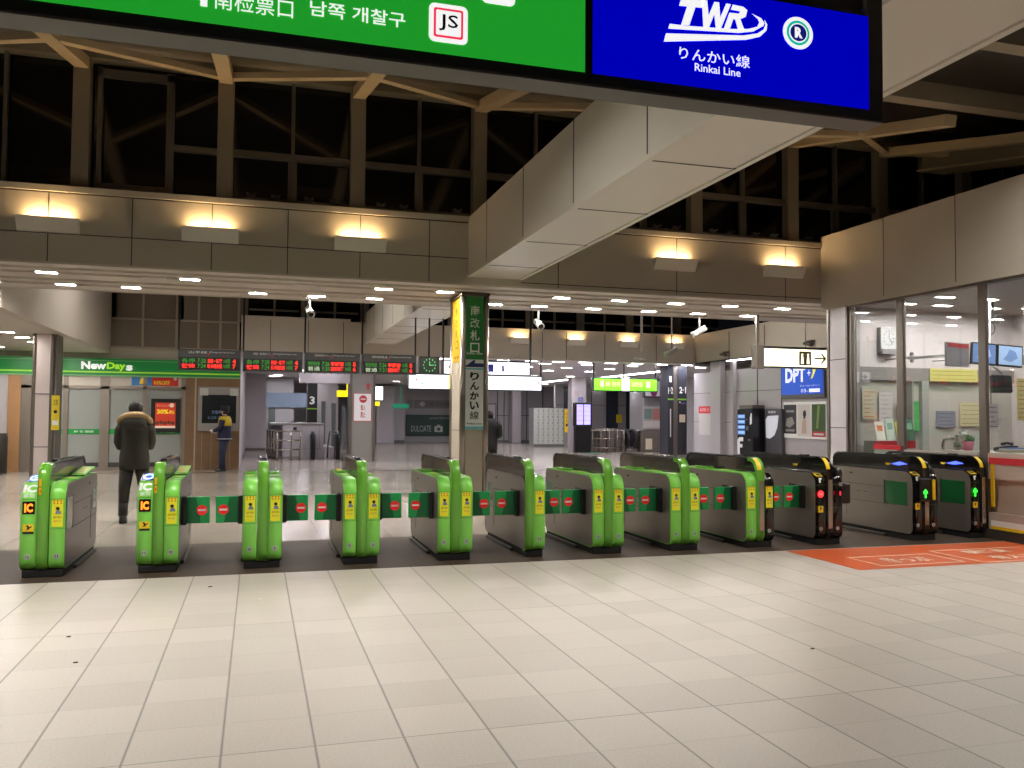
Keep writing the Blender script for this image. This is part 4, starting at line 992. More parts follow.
mb = MB().tube([(.95, .0, .05), (.98, .2, .5), (1.05, .5, .92), (1.15, 1.2, 1.0), (1.2, 2, 1.0)], .03, 8); mb.put('curved_rail', hr, t)
mb = MB()
for i, x in enumerate((1.1, 1.5, 1.9, 2.3)): mb.box(x-.08, x+.06, 3.9, 4.2, .2, 2.1-.08*i)
mb.put('glass_screen_posts', M('post grey', (104, 108, 108), .4), t)
# number 3 column
t = T('platform_column', 'narrow black platform column showing a white number 3', 'column', (2.14, 35.2, 0), kind='thing')
MB().box(-.2, .2, 0, .4, 0, 3.33).put('column_core', panel_w, t)
mb = MB().box(-.2, .2, -.02, 0, 0.4, 3.0); mb.m = 1; ft(mb, '3', -.1, .1, 1.98, 2.3, -.022, .002, .03); mb.m = 2; mb.box(-.2, .2, -.024, 0, 1.78, 1.83)
mb.put('black_sign_panel', [black, white, M('lime line', (130, 200, 60), .4)], t)
# portal with stop sign column
t = T('stop_sign_column', 'grey column with white no-entry notice joined to a white lintel', 'column', (3.45, 29.0, 0), kind='thing')
MB().box(-.42, .35, 0, .7, 0, 3.33).put('column_core', M('col grey', (142, 138, 132), .4), t)
for x in (-.42, .35): MB().box(x-.04, x+.04, -.03, .72, 0, 3.33).put('corner_trim', steel_d, t)
mb = MB().box(-.34, .27, -.03, 0, 1.35, 2.3); mb.m = 1; fp(mb, disc(-.02, 2.1, .13, 20), -.034, .003); ft(mb, '進入', -.1, .06, 1.72, 1.92, -.034, .002, .02); ft(mb, '禁止', -.1, .06, 1.47, 1.68, -.034, .002, .02)
for a, b, c, d in ((-.34, .27, 1.35, 1.37), (-.34, .27, 2.28, 2.3), (-.34, -.32, 1.35, 2.3), (.25, .27, 1.35, 2.3)): mb.box(a, b, -.033, -.03, c, d)
mb.m = 0; fp(mb, rect(-.1, .06, 2.085, 2.115), -.039, .002); mb.m = 1; fp(mb, [(.1, 2.42), (.18, 2.42), (.18, 2.55), (.22, 2.55), (.14, 2.66), (.06, 2.55), (.1, 2.55)], -.034, .003)
mb.put('no_entry_notice', [white, M('notice red', (196, 66, 60), .5)], t)
mb = MB().box(-2.1, -.3, .05, .3, 2.62, 3.0); mb.m = 1
for i in range(8): fp(mb, disc(-1.95+.22*i, 2.94, .025, 8), .046, .003)
mb.put('white_lintel', [panel_w, M('dot colours', (90, 80, 90), .5)], t)
# yellow hanging signs deep
ys = M('lit yellow sign', (252, 226, 20), .5, emit=1.0)
tag(MB().box(3.1, 3.9, 35.0, 35.1, 2.3, 2.55).box(3.48, 3.52, 35.03, 35.07, 2.55, 3.33).put('yellow_sign', ys), 'small yellow lit sign hanging behind the white lintel', 'sign')
tag(MB().box(4.6, 5.5, 40.0, 40.1, 2.0, 2.2).box(5.03, 5.07, 40.03, 40.07, 2.2, 3.33).put('yellow_sign', ys), 'second small yellow sign lower and farther than the other', 'sign')
tag(MB().box(3.95, 5.0, 35.4, 35.5, 2.2, 2.75).box(4.48, 4.52, 35.43, 35.47, 2.75, 3.33).put('white_lit_panel', lw), 'white lit panel beside the small yellow sign', 'sign')
# glimpse walls behind escalator
mb = MB().box(-.45, 1.7, 42, 42.2, 0, 3.33).box(2.6, 3.6, 40, 40.2, 0, 3.33); mb.m = 1; mb.box(-.45, 2.6, 41.9, 42, 1.9, 2.6); mb.m = 2; mb.box(-.3, .1, 41.95, 42, 0, 1.9).box(.55, .85, 41.95, 42, .5, 1.9)
S('wall_behind_escalator', mb, [panel_g, M('bluish panel', (120, 134, 152), .3), M('grey glass', (96, 106, 104), .2)], 'grey wall glimpsed behind the escalator enclosure', 'wall')
for x in (.75, 2.15): dup(dd, (x, 40.6, 3.33), 'small bright downlight over the wall behind the escalator', 'downlights behind the escalator')
# shop banner at the back (dark green) and grey sign
t = T('dark_green_banner', 'dark green banner with white letters and a white bag symbol on the back wall', 'sign', (9.85, 50.08, 0))
MB().box(-1.4, 1.4, -.06, 0, .35, 1.62, .01).put('banner_board', M('dark green board', (20, 62, 52), .4), t)
mb = MB(); ft(mb, 'DULCIATE', -1.1, .1, .62, .98, -.062, .002); fp(mb, rrect(.3, .8, .6, .95, .05), -.062, .003); fp(mb, rect(.45, .65, .95, 1.02), -.062, .003); ft(mb, 'ecute Edition', .0, 1.25, 1.38, 1.48, -.062, .002)
mb.m = 1; fp(mb, disc(.55, .77, .1, 12), -.067, .002)
mb.put('banner_lettering', [M('banner white', (196, 206, 198), .5), M('dark green board', (20, 62, 52), .4)], t)
t = T('grey_sign_board', 'grey sign board with dark letters above the dark green banner', 'sign', (9.85, 50.08, 0))
MB().box(-1.35, -1.0, -.06, 0, 2.0, 2.5).box(-.9, 1.4, -.08, 0, 2.0, 2.5, .01).put('board', M('board grey', (128, 126, 126), .4), t)
mb = MB(); ft(mb, 'ATRE STATION', -.3, 1.3, 2.12, 2.36, -.083, .002); mb.m = 1; fp(mb, [(-.65, 2.25), (-.45, 2.42), (-.25, 2.25), (-.45, 2.08)], -.083, .003); mb.put('board_lettering', [M('dark letters', (62, 60, 62), .5), M('pale star', (200, 196, 190), .5)], t)
# green exit sign small, door frames left of the banner
tag(MB().box(7.1, 8.0, 46.5, 46.6, 1.95, 2.2).box(7.53, 7.57, 46.53, 46.57, 2.2, 3.33).put('green_sign', M('sign teal green', (20, 130, 96), .4, emit=.4)), 'small green sign hanging left of the dark green banner', 'sign')
o = MB().box(12.35, 13.45, 48.40, 48.46, 0, 2.25); o.m = 1; o.box(12.3, 12.36, 48.38, 48.46, 0, 2.3).box(13.44, 13.5, 48.38, 48.46, 0, 2.3).box(12.3, 13.5, 48.38, 48.46, 2.25, 2.32); o = o.put('door_1', [panel_w, steel_d]); o['kind'] = 'structure'; o['label'] = 'plain pale door in the grey back wall'
# coin lockers
t = T('coin_lockers', 'bank of white coin lockers with a yellow vertical notice at its end', 'lockers', (14.8, 42.0, 0))
MB().box(-1.1, 1.05, .02, .7, .0, 2.0, .01).put('locker_body', M('locker body', (150, 150, 150), .4), t)
MB().box(-1.08, .6, -.01, .05, 0, .12).put('locker_base', M('locker base', (110, 110, 108), .5), t)
lk = MB().box(0, .25, -.02, .02, 0, .30, .006); lk.m = 1; lk.box(.20, .225, -.032, -.02, .13, .2)
ld = lk.put('locker_door', [M('locker white', (206, 210, 202), .35), ink], t, loc=(-1.07, 0, .14))
for i in range(6):
    for j in range(6):
        if i or j:
            c_ = ld.copy(); COL.objects.link(c_); c_.parent = t; c_.location = (-1.07+.27*i, 0, .14+.31*j)
mb = MB().box(.62, .84, -.03, .02, .75, 1.95); mb.m = 1
for i, ch in enumerate('ロッカー'): ft(mb, ch, .67, .79, 1.65-.2*i, 1.8-.2*i, -.032, .001)
mb.put('yellow_notice', [M('locker yellow', (240, 200, 20), .4, emit=.15), ink], t)
# digital display totem
t = T('digital_totem', 'black digital display totem with a lilac screen beside the coin lockers', 'display', (13.72, 35.0, 0))
MB().box(-.36, .36, 0, .25, 0, 1.15, .02).put('totem_base', black, t); MB().box(-.40, .40, -.03, .25, 1.15, 2.18, .02).put('screen_case', black, t)
mb = MB(); mb.box(-.32, -.02, -.035, -.03, 1.22, 2.1).box(.02, .32, -.035, -.03, 1.22, 2.1); mb.m = 1
for z in (1.4, 1.6, 1.8, 2.0): mb.box(-.3, -.04, -.037, -.035, z, z+.01).box(.04, .3, -.037, -.035, z, z+.01)
mb.put('screen', [M('lilac screen', (170, 160, 240), .4, emit=1.2), M('screen lines', (120, 110, 190), .4, emit=.8)], t)
tag(MB().box(13.6, 14.4, 34.2, 34.9, 0, .012, .004).put('floor_mat', M('green mat', (30, 110, 66), .7)), 'green floor mat in front of the digital totem', 'mat')
# escalator right: steel box, black loop
t = T('escalator_landing', 'steel escalator landing box with a round black handrail end, right of the digital totem', 'escalator', (15.42, 35.0, 0))
mb = MB().box(-.9, .45, .3, 2.6, 0, .98, .03, 3); mb.put('steel_box', M('box steel', (150, 142, 134), .22, .9), t)
mb = MB()
for x in (-1.2, -.8, -.4, .0, .3): mb.tube([(x, .15, 0), (x, .15, 1.02)], .03, 8)
for z in (1.02, .6, .2): mb.tube([(-1.2, .15, z), (.3, .15, z)], .025, 8)
mb.put('steel_rail', st, t)
mb = MB(); mb.tube([(.5, .5+.45*math.sin(2*PI*k/24), .58+.42*math.cos(2*PI*k/24)) for k in range(24)], .06, 8, closed=True); mb.tube([(.88, .5+.45*math.sin(2*PI*k/24), .58+.42*math.cos(2*PI*k/24)) for k in range(24)], .06, 8, closed=True); mb.put('handrail_loop', hr, t)
mb = MB(); mb.prism(disc(.5, .58, .38, 20), .48, .52, 'x').prism(disc(.5, .58, .38, 20), .86, .90, 'x'); mb.put('balustrade_disc', M('balustrade', (60, 58, 64), .15, coat=.5), t)
mb = MB().box(.42, .96, .15, .9, 0, .16, .02); mb.put('skirt', st, t)
mb = MB(); mb.box(.95, 1.22, .8, .86, .3, .36).box(.95, 1.22, .8, .86, .62, .68).tube([(1.18, .83, 0), (1.18, .83, .7)], .03, 8); mb.put('side_barrier', st, t)
o = T('steel_cabinet', 'steel cabinet with a cream notice standing left of the platform column', 'cabinet', (17.0, 35.2, 0))
MB().box(-.45, .45, 0, .5, 0, .98, .02).put('cabinet_body', M('box steel', (150, 142, 134), .22, .9), o); MB().box(-.2, .12, -.015, 0, .12, .6).put('notice', M('cream notice', (230, 216, 190), .5), o)
mb = MB().box(16.9, 17.95, 35.7, 35.75, 1.0, 2.05); mb.m = 1; mb.box(16.95, 17.35, 35.68, 35.7, 1.5, 1.95); mb.m = 2; mb.box(17.4, 17.9, 35.68, 35.7, 1.45, 1.95); mb.m = 3; mb.box(16.95, 17.9, 35.68, 35.7, 1.05, 1.4)
tag(mb.put('notice_board', [panel_w, M('map green', (130, 150, 140), .5), M('map red', (190, 130, 120), .5), M('map pale', (214, 206, 200), .5)]), 'pale notice board with maps left of the platform column', 'notice board')
mb = MB().box(16.9, 17.95, 35.6, 35.75, 2.45, 3.3); mb.m = 1; mb.box(16.98, 17.87, 35.59, 35.6, 2.53, 3.22); mb.m = 2; fp(mb, disc(17.4, 2.75, .18, 16, .25), 35.585, .003)
tag(mb.put('framed_poster', [M('poster frame grey', (90, 88, 90), .4), M('poster pale', (226, 220, 230), .4, emit=.15), M('poster purple', (150, 60, 120), .4)]), 'large framed poster high on the wall left of the platform column', 'poster')
mb = MB().box(13.1, 13.15, 36, 37, 2.3, 3.0)
t = T('white_pillar_notice', 'white pillar with red and blue lettering behind the digital totem', 'column', (13.78, 35.7, 0), kind='thing')
MB().box(-.34, .34, 0, .5, 0, 3.33).put('column_core', panel_w, t)
mb = MB(); ft(mb, 'きっぷ', -.2, .0, 2.5, 2.75, -.002, .002); mb.m = 1; ft(mb, '精算', -.05, .2, 2.2, 2.45, -.002, .002); mb.put('lettering', [M('notice red', (196, 66, 60), .5), M('sign blue', (40, 50, 200), .5)], t)
mb = MB().box(19.2, 19.5, 43.9, 43.98, 1.25, 1.7).put('wall_notice', M('notice yellow', (226, 204, 50), .4)); tag(mb, 'small yellow notice on the far grey wall between dark windows', 'notice')
# two-sided platform column 1-2 / 2-1
t = T('platform_column', 'black platform column reading 2·1 in front and 1·2 on its side', 'column', (13.72, 26.4, 0), kind='thing')
MB().box(-.26, .26, -.25, .35, 0, 3.33).put('column_core', M('col grey', (142, 138, 132), .4), t)
mb = MB().box(-.06, .28, -.27, -.25, .3, 3.33); mb.m = 1; ft(mb, '2·1', .0, .25, 2.38, 2.6, -.272, .002, .03); mb.m = 2; mb.box(-.06, .28, -.274, -.25, 2.15, 2.2); mb.m = 3; fp(mb, rect(.0, .22, 1.4, 1.66), -.273, .003); mb.m = 4; fp(mb, rect(.05, .24, 2.02, 2.06), -.273, .002); mb.m = 1; fp(mb, disc(.02, 2.08, .025, 8), -.273, .002)
mb.put('front_sign_panel', [M('panel slate', (44, 46, 54), .3), white, M('lime line', (130, 200, 60), .4), M('cream notice', (230, 216, 190), .5), M('violet line', (120, 90, 160), .5)], t)
mb = MB().box(-.42, -.22, -.27, .35, .3, 3.33); mb.m = 1; ft(mb, '1·2', -.41, -.24, 2.36, 2.58, -.272, .002, .02); mb.m = 2; mb.box(-.422, -.22, -.274, -.25, 2.15, 2.2); mb.m = 1; fp(mb, rect(-.35, -.31, .9, 1.85), -.273, .002); fp(mb, rrect(-.37, -.29, 2.75, 2.95, .01), -.273, .002)
mb.put('side_sign_panel', [M('panel slate', (44, 46, 54), .3), white, M('lime line', (130, 200, 60), .4)], t)
MB().box(-.22, -.06, -.26, -.2, 0, 3.33).put('corner_trim', steel_d, t)
# right wall: red-headed notice, vending machine, machine, posters, advert
def wall_item(name, label, cat, y): return T(name, label, cat, (14.02, y, 0))
t = wall_item('red_notice_board', 'white notice board with a red heading on the right wall', 'notice board', 24.8)
mb = MB().box(-.02, 0, -.5, .5, 1.0, 1.93); mb.m = 1; mb.box(-.024, -.0, -.5, .5, 1.7, 1.93); mb.put('board', [M('board white', (206, 202, 200), .4), M('board red', (214, 70, 74), .4)], t)
mb = MB(); lt(mb, 'お知らせ', .4, -.4, 1.76, 1.88, -.026, .001); mb.put('board_heading', white, t)
t = wall_item('vending_machine', 'black drinks vending machine with blue lit rows against the right wall', 'vending machine', 21.86)
MB().box(-.44, -.02, -.41, .41, 0, 1.84, .02).put('machine_body', M('machine black', (26, 26, 30), .25), t)
mb = MB()
for i in range(4):
    z = 1.66-.155*i; mb.m = 0; mb.box(-.45, -.44, -.02, .36, z-.12, z)
    mb.m = 1
    for k in range(6): mb.box(-.455, -.45, 0.0+.055*k, .035+.055*k, z-.09, z-.02)
mb.put('drink_rows', [M('row blue', (70, 110, 170), .3, emit=.7), M('row cans', (150, 180, 215), .3, emit=.8)], t)
mb = MB(); mb.plate([(-.08, 1.0), (-.28, 1.0), (-.38, .92), (-.38, .5), (-.26, .5), (-.26, .70), (-.12, .70), (-.12, .8), (-.26, .8), (-.26, .88), (-.08, .88)], (-.442, 0, 0), (0, -1, 0), (0, 0, 1), .006)
mb.plate([(.38, 1.4), (.28, 1.36), (.28, 1.55), (.32, 1.68), (.38, 1.7)], (-.442, 0, 0), (0, -1, 0), (0, 0, 1), .006); mb.put('white_emblem', M('emblem white', (220, 220, 224), .4, emit=.2), t)
mb = MB().box(-.455, -.44, -.2, -.1, 1.2, 1.32).box(-.455, -.44, -.3, -.2, .9, .95).box(-.455, -.44, -.16, -.08, 1.5, 1.53); mb.put('coin_panel', M('coin grey', (110, 112, 114), .4), t)
MB().box(-.4, -.02, -.35, .35, 1.84, 1.93).put('machine_top', steel_d, t)
t = wall_item('drinks_machine', 'dark grey machine with a large white leaf shape, right of the vending machine', 'machine', 20.95)
MB().box(-.12, -.02, -.42, .36, 0, 1.82, .02).put('machine_body', M('machine grey', (84, 84, 90), .3), t)
mb = MB(); mb.plate([(-.3, 1.0), (-.32, 1.52), (-.22, 1.62), (.28, 1.64), (.3, 1.62), (.24, 1.3), (.1, 1.08), (-.12, .98)], (-.122, 0, 0), (0, -1, 0), (0, 0, 1), .006); mb.text('acure', (-.124, .2, 1.7), (0, -.36, 0), (0, 0, .06), .002, .01); mb.put('leaf_shape', M('leaf white', (222, 224, 236), .4, emit=.25), t)
t = wall_item('blue_advert', 'blue advert panel with large white letters on the right wall', 'advertisement', 19.7)
MB().box(-.06, 0, -.97, .93, 2.1, 3.30, .01).put('advert_frame', M('poster frame grey', (90, 88, 90), .4), t)
MB().box(-.065, -.06, -.93, .89, 2.2, 3.28).put('advert_face', M('advert blue', (24, 76, 190), .4, emit=.45), t)
mb = MB(); lt(mb, 'DPT', .7, -.2, 2.53, 2.93, -.067, .002, .04); lt(mb, '+', -.28, -.42, 2.68, 2.84, -.067, .002); lt(mb, 'ディーピーティー', .05, -.8, 2.4, 2.45, -.067, .002); lt(mb, '03-', .0, -.3, 2.25, 2.34, -.067, .002); mb.plate(rect(.35, .8, 2.25, 2.34), (-.067, 0, 0), (0, -1, 0), (0, 0, 1), .002)
mb.m = 1; mb.plate([(.42, 2.6), (.5, 2.62), (.72, 2.95), (.66, 2.97), (.56, 2.85), (.5, 2.95), (.44, 2.92), (.52, 2.78)], (-.067, 0, 0), (0, -1, 0), (0, 0, 1), .003)
mb.put('advert_lettering', [M('advert white', (236, 240, 250), .4, emit=.5), M('advert yellow', (236, 226, 90), .4, emit=.4)], t)
pf_ = M('white poster rail', (232, 230, 228), .4, emit=.1)
for i, (ya, yb, l) in enumerate(((20.56, 19.96, 'dark photo poster under the blue advert, left of the three'), (19.94, 19.34, 'pale poster with a dark-haired figure under the blue advert, middle of the three'), (19.32, 18.72, 'green poster with a red foot under the blue advert, right of the three'))):
    t = T('wall_poster', l, 'poster', (14.03, (ya+yb)/2, 0), 0, 'posters under the blue advert'); h = (ya-yb)/2
    MB().box(-.03, 0, -h, h, 1.02, 2.0).put('poster_frame', pf_, t)
    mb = MB(); P_ = lambda poly, d=0: mb.plate(poly, (-.031-d, 0, 0), (0, -1, 0), (0, 0, 1), .002)
    if i == 0: mb.m = 0; P_(rect(-h+.015, h-.015, 1.14, 1.93)); mb.m = 1; P_([(-.2, 1.35), (.0, 1.3), (.2, 1.42), (.1, 1.6), (-.15, 1.55)], .003); P_(rect(-.18, .18, 1.72, 1.78), .003); P_([(-.2, 1.2), (.2, 1.2), (.2, 1.26), (-.2, 1.26)], .003)
    if i == 1: mb.m = 2; P_(rect(-h+.015, h-.015, 1.08, 1.93)); mb.m = 0; P_(disc(.03, 1.68, .07, 12, .1), .003); P_([(-.02, 1.55), (.06, 1.55), (.08, 1.7), (.0, 1.72)], .003); mb.m = 3; P_([(-.1, 1.15), (.12, 1.15), (.1, 1.5), (.03, 1.56), (-.06, 1.48)], .005)
    if i == 2: mb.m = 4; P_(rect(-h+.015, h-.015, 1.22, 1.93)); mb.m = 5; P_([(-.1, 1.3), (-.02, 1.3), (.06, 1.9), (-.04, 1.9)], .003); mb.m = 6; P_(rect(-h+.015, h-.015, 1.08, 1.22)); mb.m = 2; P_(rect(-.2, .2, 1.12, 1.17), .003)
    mb.put('poster_print', [M('print charcoal', (58, 58, 64), .5), M('print grey', (150, 146, 146), .5), M('print pale', (220, 214, 210), .5), M('print skin', (206, 180, 164), .5), M('print forest', (66, 92, 52), .5), M('print leaf', (130, 150, 80), .5), M('print red', (190, 56, 52), .5)], t)

# ================================================================ OFFICE CONTENTS
cw = M('counter white', (226, 214, 206), .35)
t = T('office_counter', 'long office counter with pale worktop running behind the glass', 'counter', (9.75, 6.5, 0))
MB().box(-.32, .35, -4, 3.55, 1.07, 1.12, .008).put('worktop', cw, t); MB().box(-.28, .3, -4, 3.5, .0, 1.07).put('counter_base', op, t)
t = T('office_clock', 'white rectangular wall clock high on the office back wall', 'clock', (10.06, 11.9, 2.66))
MB().box(-.16, .16, -.10, 0, 0, .42, .01).put('clock_case', M('clock white', (214, 212, 214), .35), t); MB().box(-.15, .15, -.12, -.0, -.03, .06, .006).put('clock_base', M('clock grey', (150, 146, 150), .4), t)
mb = MB()
for k in range(12): mb.box(.04*0+.1*math.sin(PI*k/6)-.008, .1*math.sin(PI*k/6)+.008, -.104, -.1, .24+.12*math.cos(PI*k/6)-.008, .24+.12*math.cos(PI*k/6)+.008)
fp(mb, [(-.006, .24), (.006, .24), (.07, .16), (.06, .15)], -.104); fp(mb, [(-.004, .24), (.006, .24), (.01, .34), (.0, .34)], -.104); mb.put('dial_marks', M('dial blue', (70, 80, 120), .5), t)
# hanging screens
scr = M('map screen blue', (110, 140, 196), .3, emit=.55); scr2 = M('map screen light', (160, 186, 226), .3, emit=.6)
def monitor(label, x, z, w_, h_, mats, tilt, board=False):
    t = T('hanging_monitor', label, 'monitor', (x, 10.3, z), 0.0)
    f = Vector((0, 0, 0)); V = (tilt, .06, h_); P0 = (-w_/2, 0, 0)
    n = Vector((w_, 0, -.03)).cross(Vector(V)).normalized()
    mb = MB(); mb.plate([(0, 0), (1, 0), (1, 1), (0, 1)], P0, (w_, 0, -.02), V, -.04); mb.put('screen_case', black if not board else M('board grey light', (186, 180, 184), .4), t)
    mb = MB(); mb.plate([(.04, .06), (.96, .06), (.96, .94), (.04, .94)], P0, (w_, 0, -.02), V, .003); mb.m = 1
    if board: mb.plate([(.04, .78), (.96, .78), (.96, .96), (.04, .96)], P0, (w_, 0, -.02), V, .005)
    else: mb.plate([(.2, .3), (.5, .2), (.8, .4), (.7, .7), (.45, .8), (.35, .5)], P0, (w_, 0, -.02), V, .005)
    mb.put('screen', mats, t)
    mb = MB().tube([(0, .05, h_*.5), (0, .35, h_*.5), (0, 1.56, h_*.5)], .013, 8); mb.put('wall_arm', M('arm pale', (212, 206, 208), .4), t)
monitor('grey notice board with red heading hanging left of the blue screens in the office', 10.02, 2.36, .42, .36, [M('notice plate', (160, 156, 166), .4), M('notice head red', (206, 60, 66), .4)], .06, True)
monitor('tilted hanging screen with a blue map, left of the two in the office', 10.5, 2.40, .46, .33, [scr, scr2], .08)
monitor('tilted hanging screen with a blue map, right of the two in the office', 11.0, 2.38, .48, .33, [scr2, scr], .08)
t = T('wall_monitor', 'dark keyboard-like monitor on an arm below the hanging screens', 'monitor', (10.92, 10.35, 1.98))
MB().plate([(0, 0), (1, 0), (1, 1), (0, 1)], (-.2, 0, 0), (.38, 0, 0), (.06, .08, .26), -.05).put('screen_case', M('monitor dark', (44, 46, 54), .3), t)
MB().tube([(.05, .05, .28), (.05, .3, .45), (.05, .3, 1.4)], .02, 8).put('ceiling_arm', M('arm grey', (170, 166, 164), .4), t)
cb = MB(); cb.tube([(10.8, 10.6, 3.1), (10.95, 10.6, 3.12), (11.1, 10.6, 3.2)], .02, 6); cb.box(10.75, 11.1, 10.58, 10.62, 3.06, 3.1); cb.tube([(10.92+.09*math.cos(a), 10.58, 2.98+.1*math.sin(a)) for a in [2*PI*k/12 for k in range(12)]], .008, 6, closed=True); cb.tube([(11.0, 10.6, 3.1), (11.0, 10.6, 3.4)], .02, 6)
tag(cb.put('cable_bracket', M('arm dark', (90, 86, 84), .5)), 'grey wall bracket with a coiled cable above the hanging screens', 'bracket')
# notices
def notice(name, label, x0, x1, z0, z1, y, rgb, line=None, cat='notice'):
    mb = MB().box(x0, x1, y-.012, y, z0, z1); mb.m = 1
    n = max(2, int((z1-z0)/.07))
    for k in range(n): mb.box(x0+.03, x1-.03-.04*((k*7) % 3), y-.014, y-.012, z0+(z1-z0)*(k+.6)/(n+.4), z0+(z1-z0)*(k+.6)/(n+.4)+.012)
    return tag(mb.put(name, [M('paper %d %d %d' % rgb, rgb, .5), M('paper line %s' % str(line or (120, 110, 110)), line or (120, 110, 110), .6)]), label, cat)
notice('yellow_notice', 'long pale yellow notice on the grey band of the office wall', 10.92, 11.92, 2.2, 2.42, 11.84, (222, 214, 130), (190, 170, 90))
notice('green_notice', 'bright green vertical notice on the office back wall', 10.56, 10.72, 1.36, 1.86, 11.88, (70, 190, 90), (30, 120, 50))
notice('grey_notice', 'blue grey sheet pinned on the office wall above the counter items', 11.1, 11.5, 1.42, 1.70, 11.9, (136, 138, 156), (96, 98, 120))
notice('cream_notice', 'cream sheet pinned beside the blue grey sheet', 11.6, 12.1, 1.44, 1.85, 11.9, (222, 212, 170), (180, 160, 110))
notice('white_notice', 'white printed sheet hanging behind the right office pane', 10.67, 10.98, 1.40, 1.80, 10.5, (222, 214, 220), (130, 120, 130))
notice('yellow_poster', 'pale yellow poster at the right edge behind the office pane', 11.33, 11.75, 1.55, 2.2, 10.5, (232, 222, 160), (200, 120, 70))
notice('yellow_strip_notice', 'yellow strip notice on the second office post', 10.28, 10.38, 1.3, 1.85, 11.88, (226, 190, 70), (90, 60, 30))
for z in (2.66, 2.54): tag(MB().tube([(10.6, 11.9, z), (10.6, 11.875, z)], .03, 12).put('round_wall_plate', M('knob grey', (110, 104, 106), .4)), 'small round grey plate on the white office wall, %s of the pair' % ('upper' if z > 2.6 else 'lower'), 'wall plate')
for x, z, l in ((10.82, 1.8, 'thin white rod holding the printed sheet in the office'), (11.5, 2.2, 'thin white rod holding the pale yellow poster in the office')): tag(MB().tube([(x, 10.49, z), (x, 10.49, 3.4)], .012, 8).put('hanging_rod', M('arm pale', (212, 206, 208), .4)), l, 'rod')
# glass-front brochure area seen through the first pane
t = T('brochure_rack', 'rack of brochures behind the first office pane', 'rack', (9.95, 11.6, 0))
MB().box(-.4, .4, -.05, .2, 0, 1.2).put('rack_body', M('rack pale', (206, 206, 196), .5), t); MB().box(-.4, .4, -.06, -.04, 1.08, 1.2).put('rack_band', M('red band', (190, 30, 44), .4), t)
for i, (x, c, l) in enumerate(((-.32, (236, 232, 220), 'cream brochure with orange figures, leftmost in the rack'), (-.12, (214, 226, 214), 'pale mint brochure leaning in the rack'), (.08, (232, 220, 90), 'yellow brochure in the rack'), (.26, (60, 110, 90), 'dark green brochure, rightmost in the rack'))):
    mb = MB(); mb.plate([(0, 0), (1, 0), (1, 1), (0, 1)], (9.95+x-.02, 11.56, 1.21), (.17, 0, 0), (.03, .1, .3+.05*(i % 2)), -.008); mb.m = 1; mb.plate([(.2, .5), (.8, .5), (.8, .8), (.2, .8)], (9.95+x-.02, 11.56, 1.21), (.17, 0, 0), (.03, .1, .3+.05*(i % 2)), .002)
    tag(mb.put('brochure', [M('brochure %d' % i, c, .5), M('brochure art %d' % i, ((226, 130, 80), (150, 190, 170), (240, 240, 200), (130, 180, 150))[i], .5)]), l, 'brochure', 'brochures in the office rack')
notice('wall_sheet', 'cream sheet with an orange mark behind the first office pane', 9.6, 9.86, 1.55, 2.05, 11.9, (214, 212, 190), (220, 110, 60))
notice('wall_sheet', 'tall white sheet right of the cream sheet behind the first office pane', 9.93, 10.2, 1.45, 2.0, 11.9, (226, 216, 216), (190, 180, 180))
S('wall_office_partition', MB().box(10.5, 10.54, 11.78, 11.92, 0, 2.2).box(10.76, 10.9, 11.84, 11.92, 0, 2.2), M('partition grey', (176, 176, 172), .4), 'grey partition edges by the bright green notice', 'partition')
# counter items
def item(name, label, cat, build, x, y, z=1.12, mats=None, grp=None):
    mb = MB(); build(mb); return tag(mb.put(name, mats, loc=(x, y, z)), label, cat, grp)
pk = M('pink plastic', (226, 120, 150), .4); 
item('pink_basket', 'pink basket with a green plant on the office counter', 'basket', lambda m: (m.loft([(0, 0, 0, .075, .06), (0, 0, .13, .10, .08), (0, 0, .13, .09, .07), (0, 0, .02, .068, .055)], 18, cap=False), m.loft([(0, 0, .005, .07, .055), (0, 0, .012, .07, .055)], 18), setattr(m, 'm', 1), [m.ball((.05*math.sin(i*2.3), .04*math.cos(i*1.7), .15+.02*(i % 3)), .03, .03, .04, 8) for i in range(7)]), 9.62, 9.72, mats=[pk, M('leaf green', (70, 130, 60), .5)])
def bottle(m): m.loft([(0, 0, 0, .035, .035), (0, 0, .14, .035, .035), (0, 0, .165, .015, .015), (0, 0, .19, .015, .015)], 14); m.m = 1; m.loft([(0, 0, .19, .018, .018), (0, 0, .215, .018, .018)], 12); m.loft([(0, 0, .04, .036, .036), (0, 0, .11, .036, .036)], 14)
for x, y, c, l in ((9.62, 9.94, (226, 222, 222), 'white bottle on the office counter, left of the pink basket'), (9.74, 9.86, (190, 180, 170), 'beige bottle on the office counter just left of the pink basket'), (9.55, 9.84, (210, 200, 206), 'short pale bottle nearest the glass beside the pink basket')):
    item('bottle', l, 'bottle', bottle, x, y, mats=[M('bottle %d' % c[0], c, .35), M('bottle label', (120, 140, 120), .5)], grp='bottles on the office counter')
item('soft_toy', 'small white toy with dark eyes standing behind the bottles', 'toy', lambda m: (m.ball((0, 0, .08), .06, .05, .08), m.ball((0, 0, .2), .07, .06, .06), m.ball((-.05, 0, .25), .02, .02, .03), m.ball((.05, 0, .25), .02, .02, .03), setattr(m, 'm', 1), m.ball((-.025, -.055, .21), .01, .01, .012, 8), m.ball((.025, -.055, .21), .01, .01, .012, 8)), 9.8, 10.0, mats=[M('toy white', (226, 224, 216), .7), ink])
item('desk_sign', 'white and red slanted card stand on the office counter', 'card stand', lambda m: (m.prism([(-.06, 0), (.06, 0), (.02, .24), (.0, .24)], -.05, .05, 'y'), setattr(m, 'm', 1), m.box(-.05, .05, -.052, -.05, .03, .06)), 9.6, 9.52, mats=[white, red])
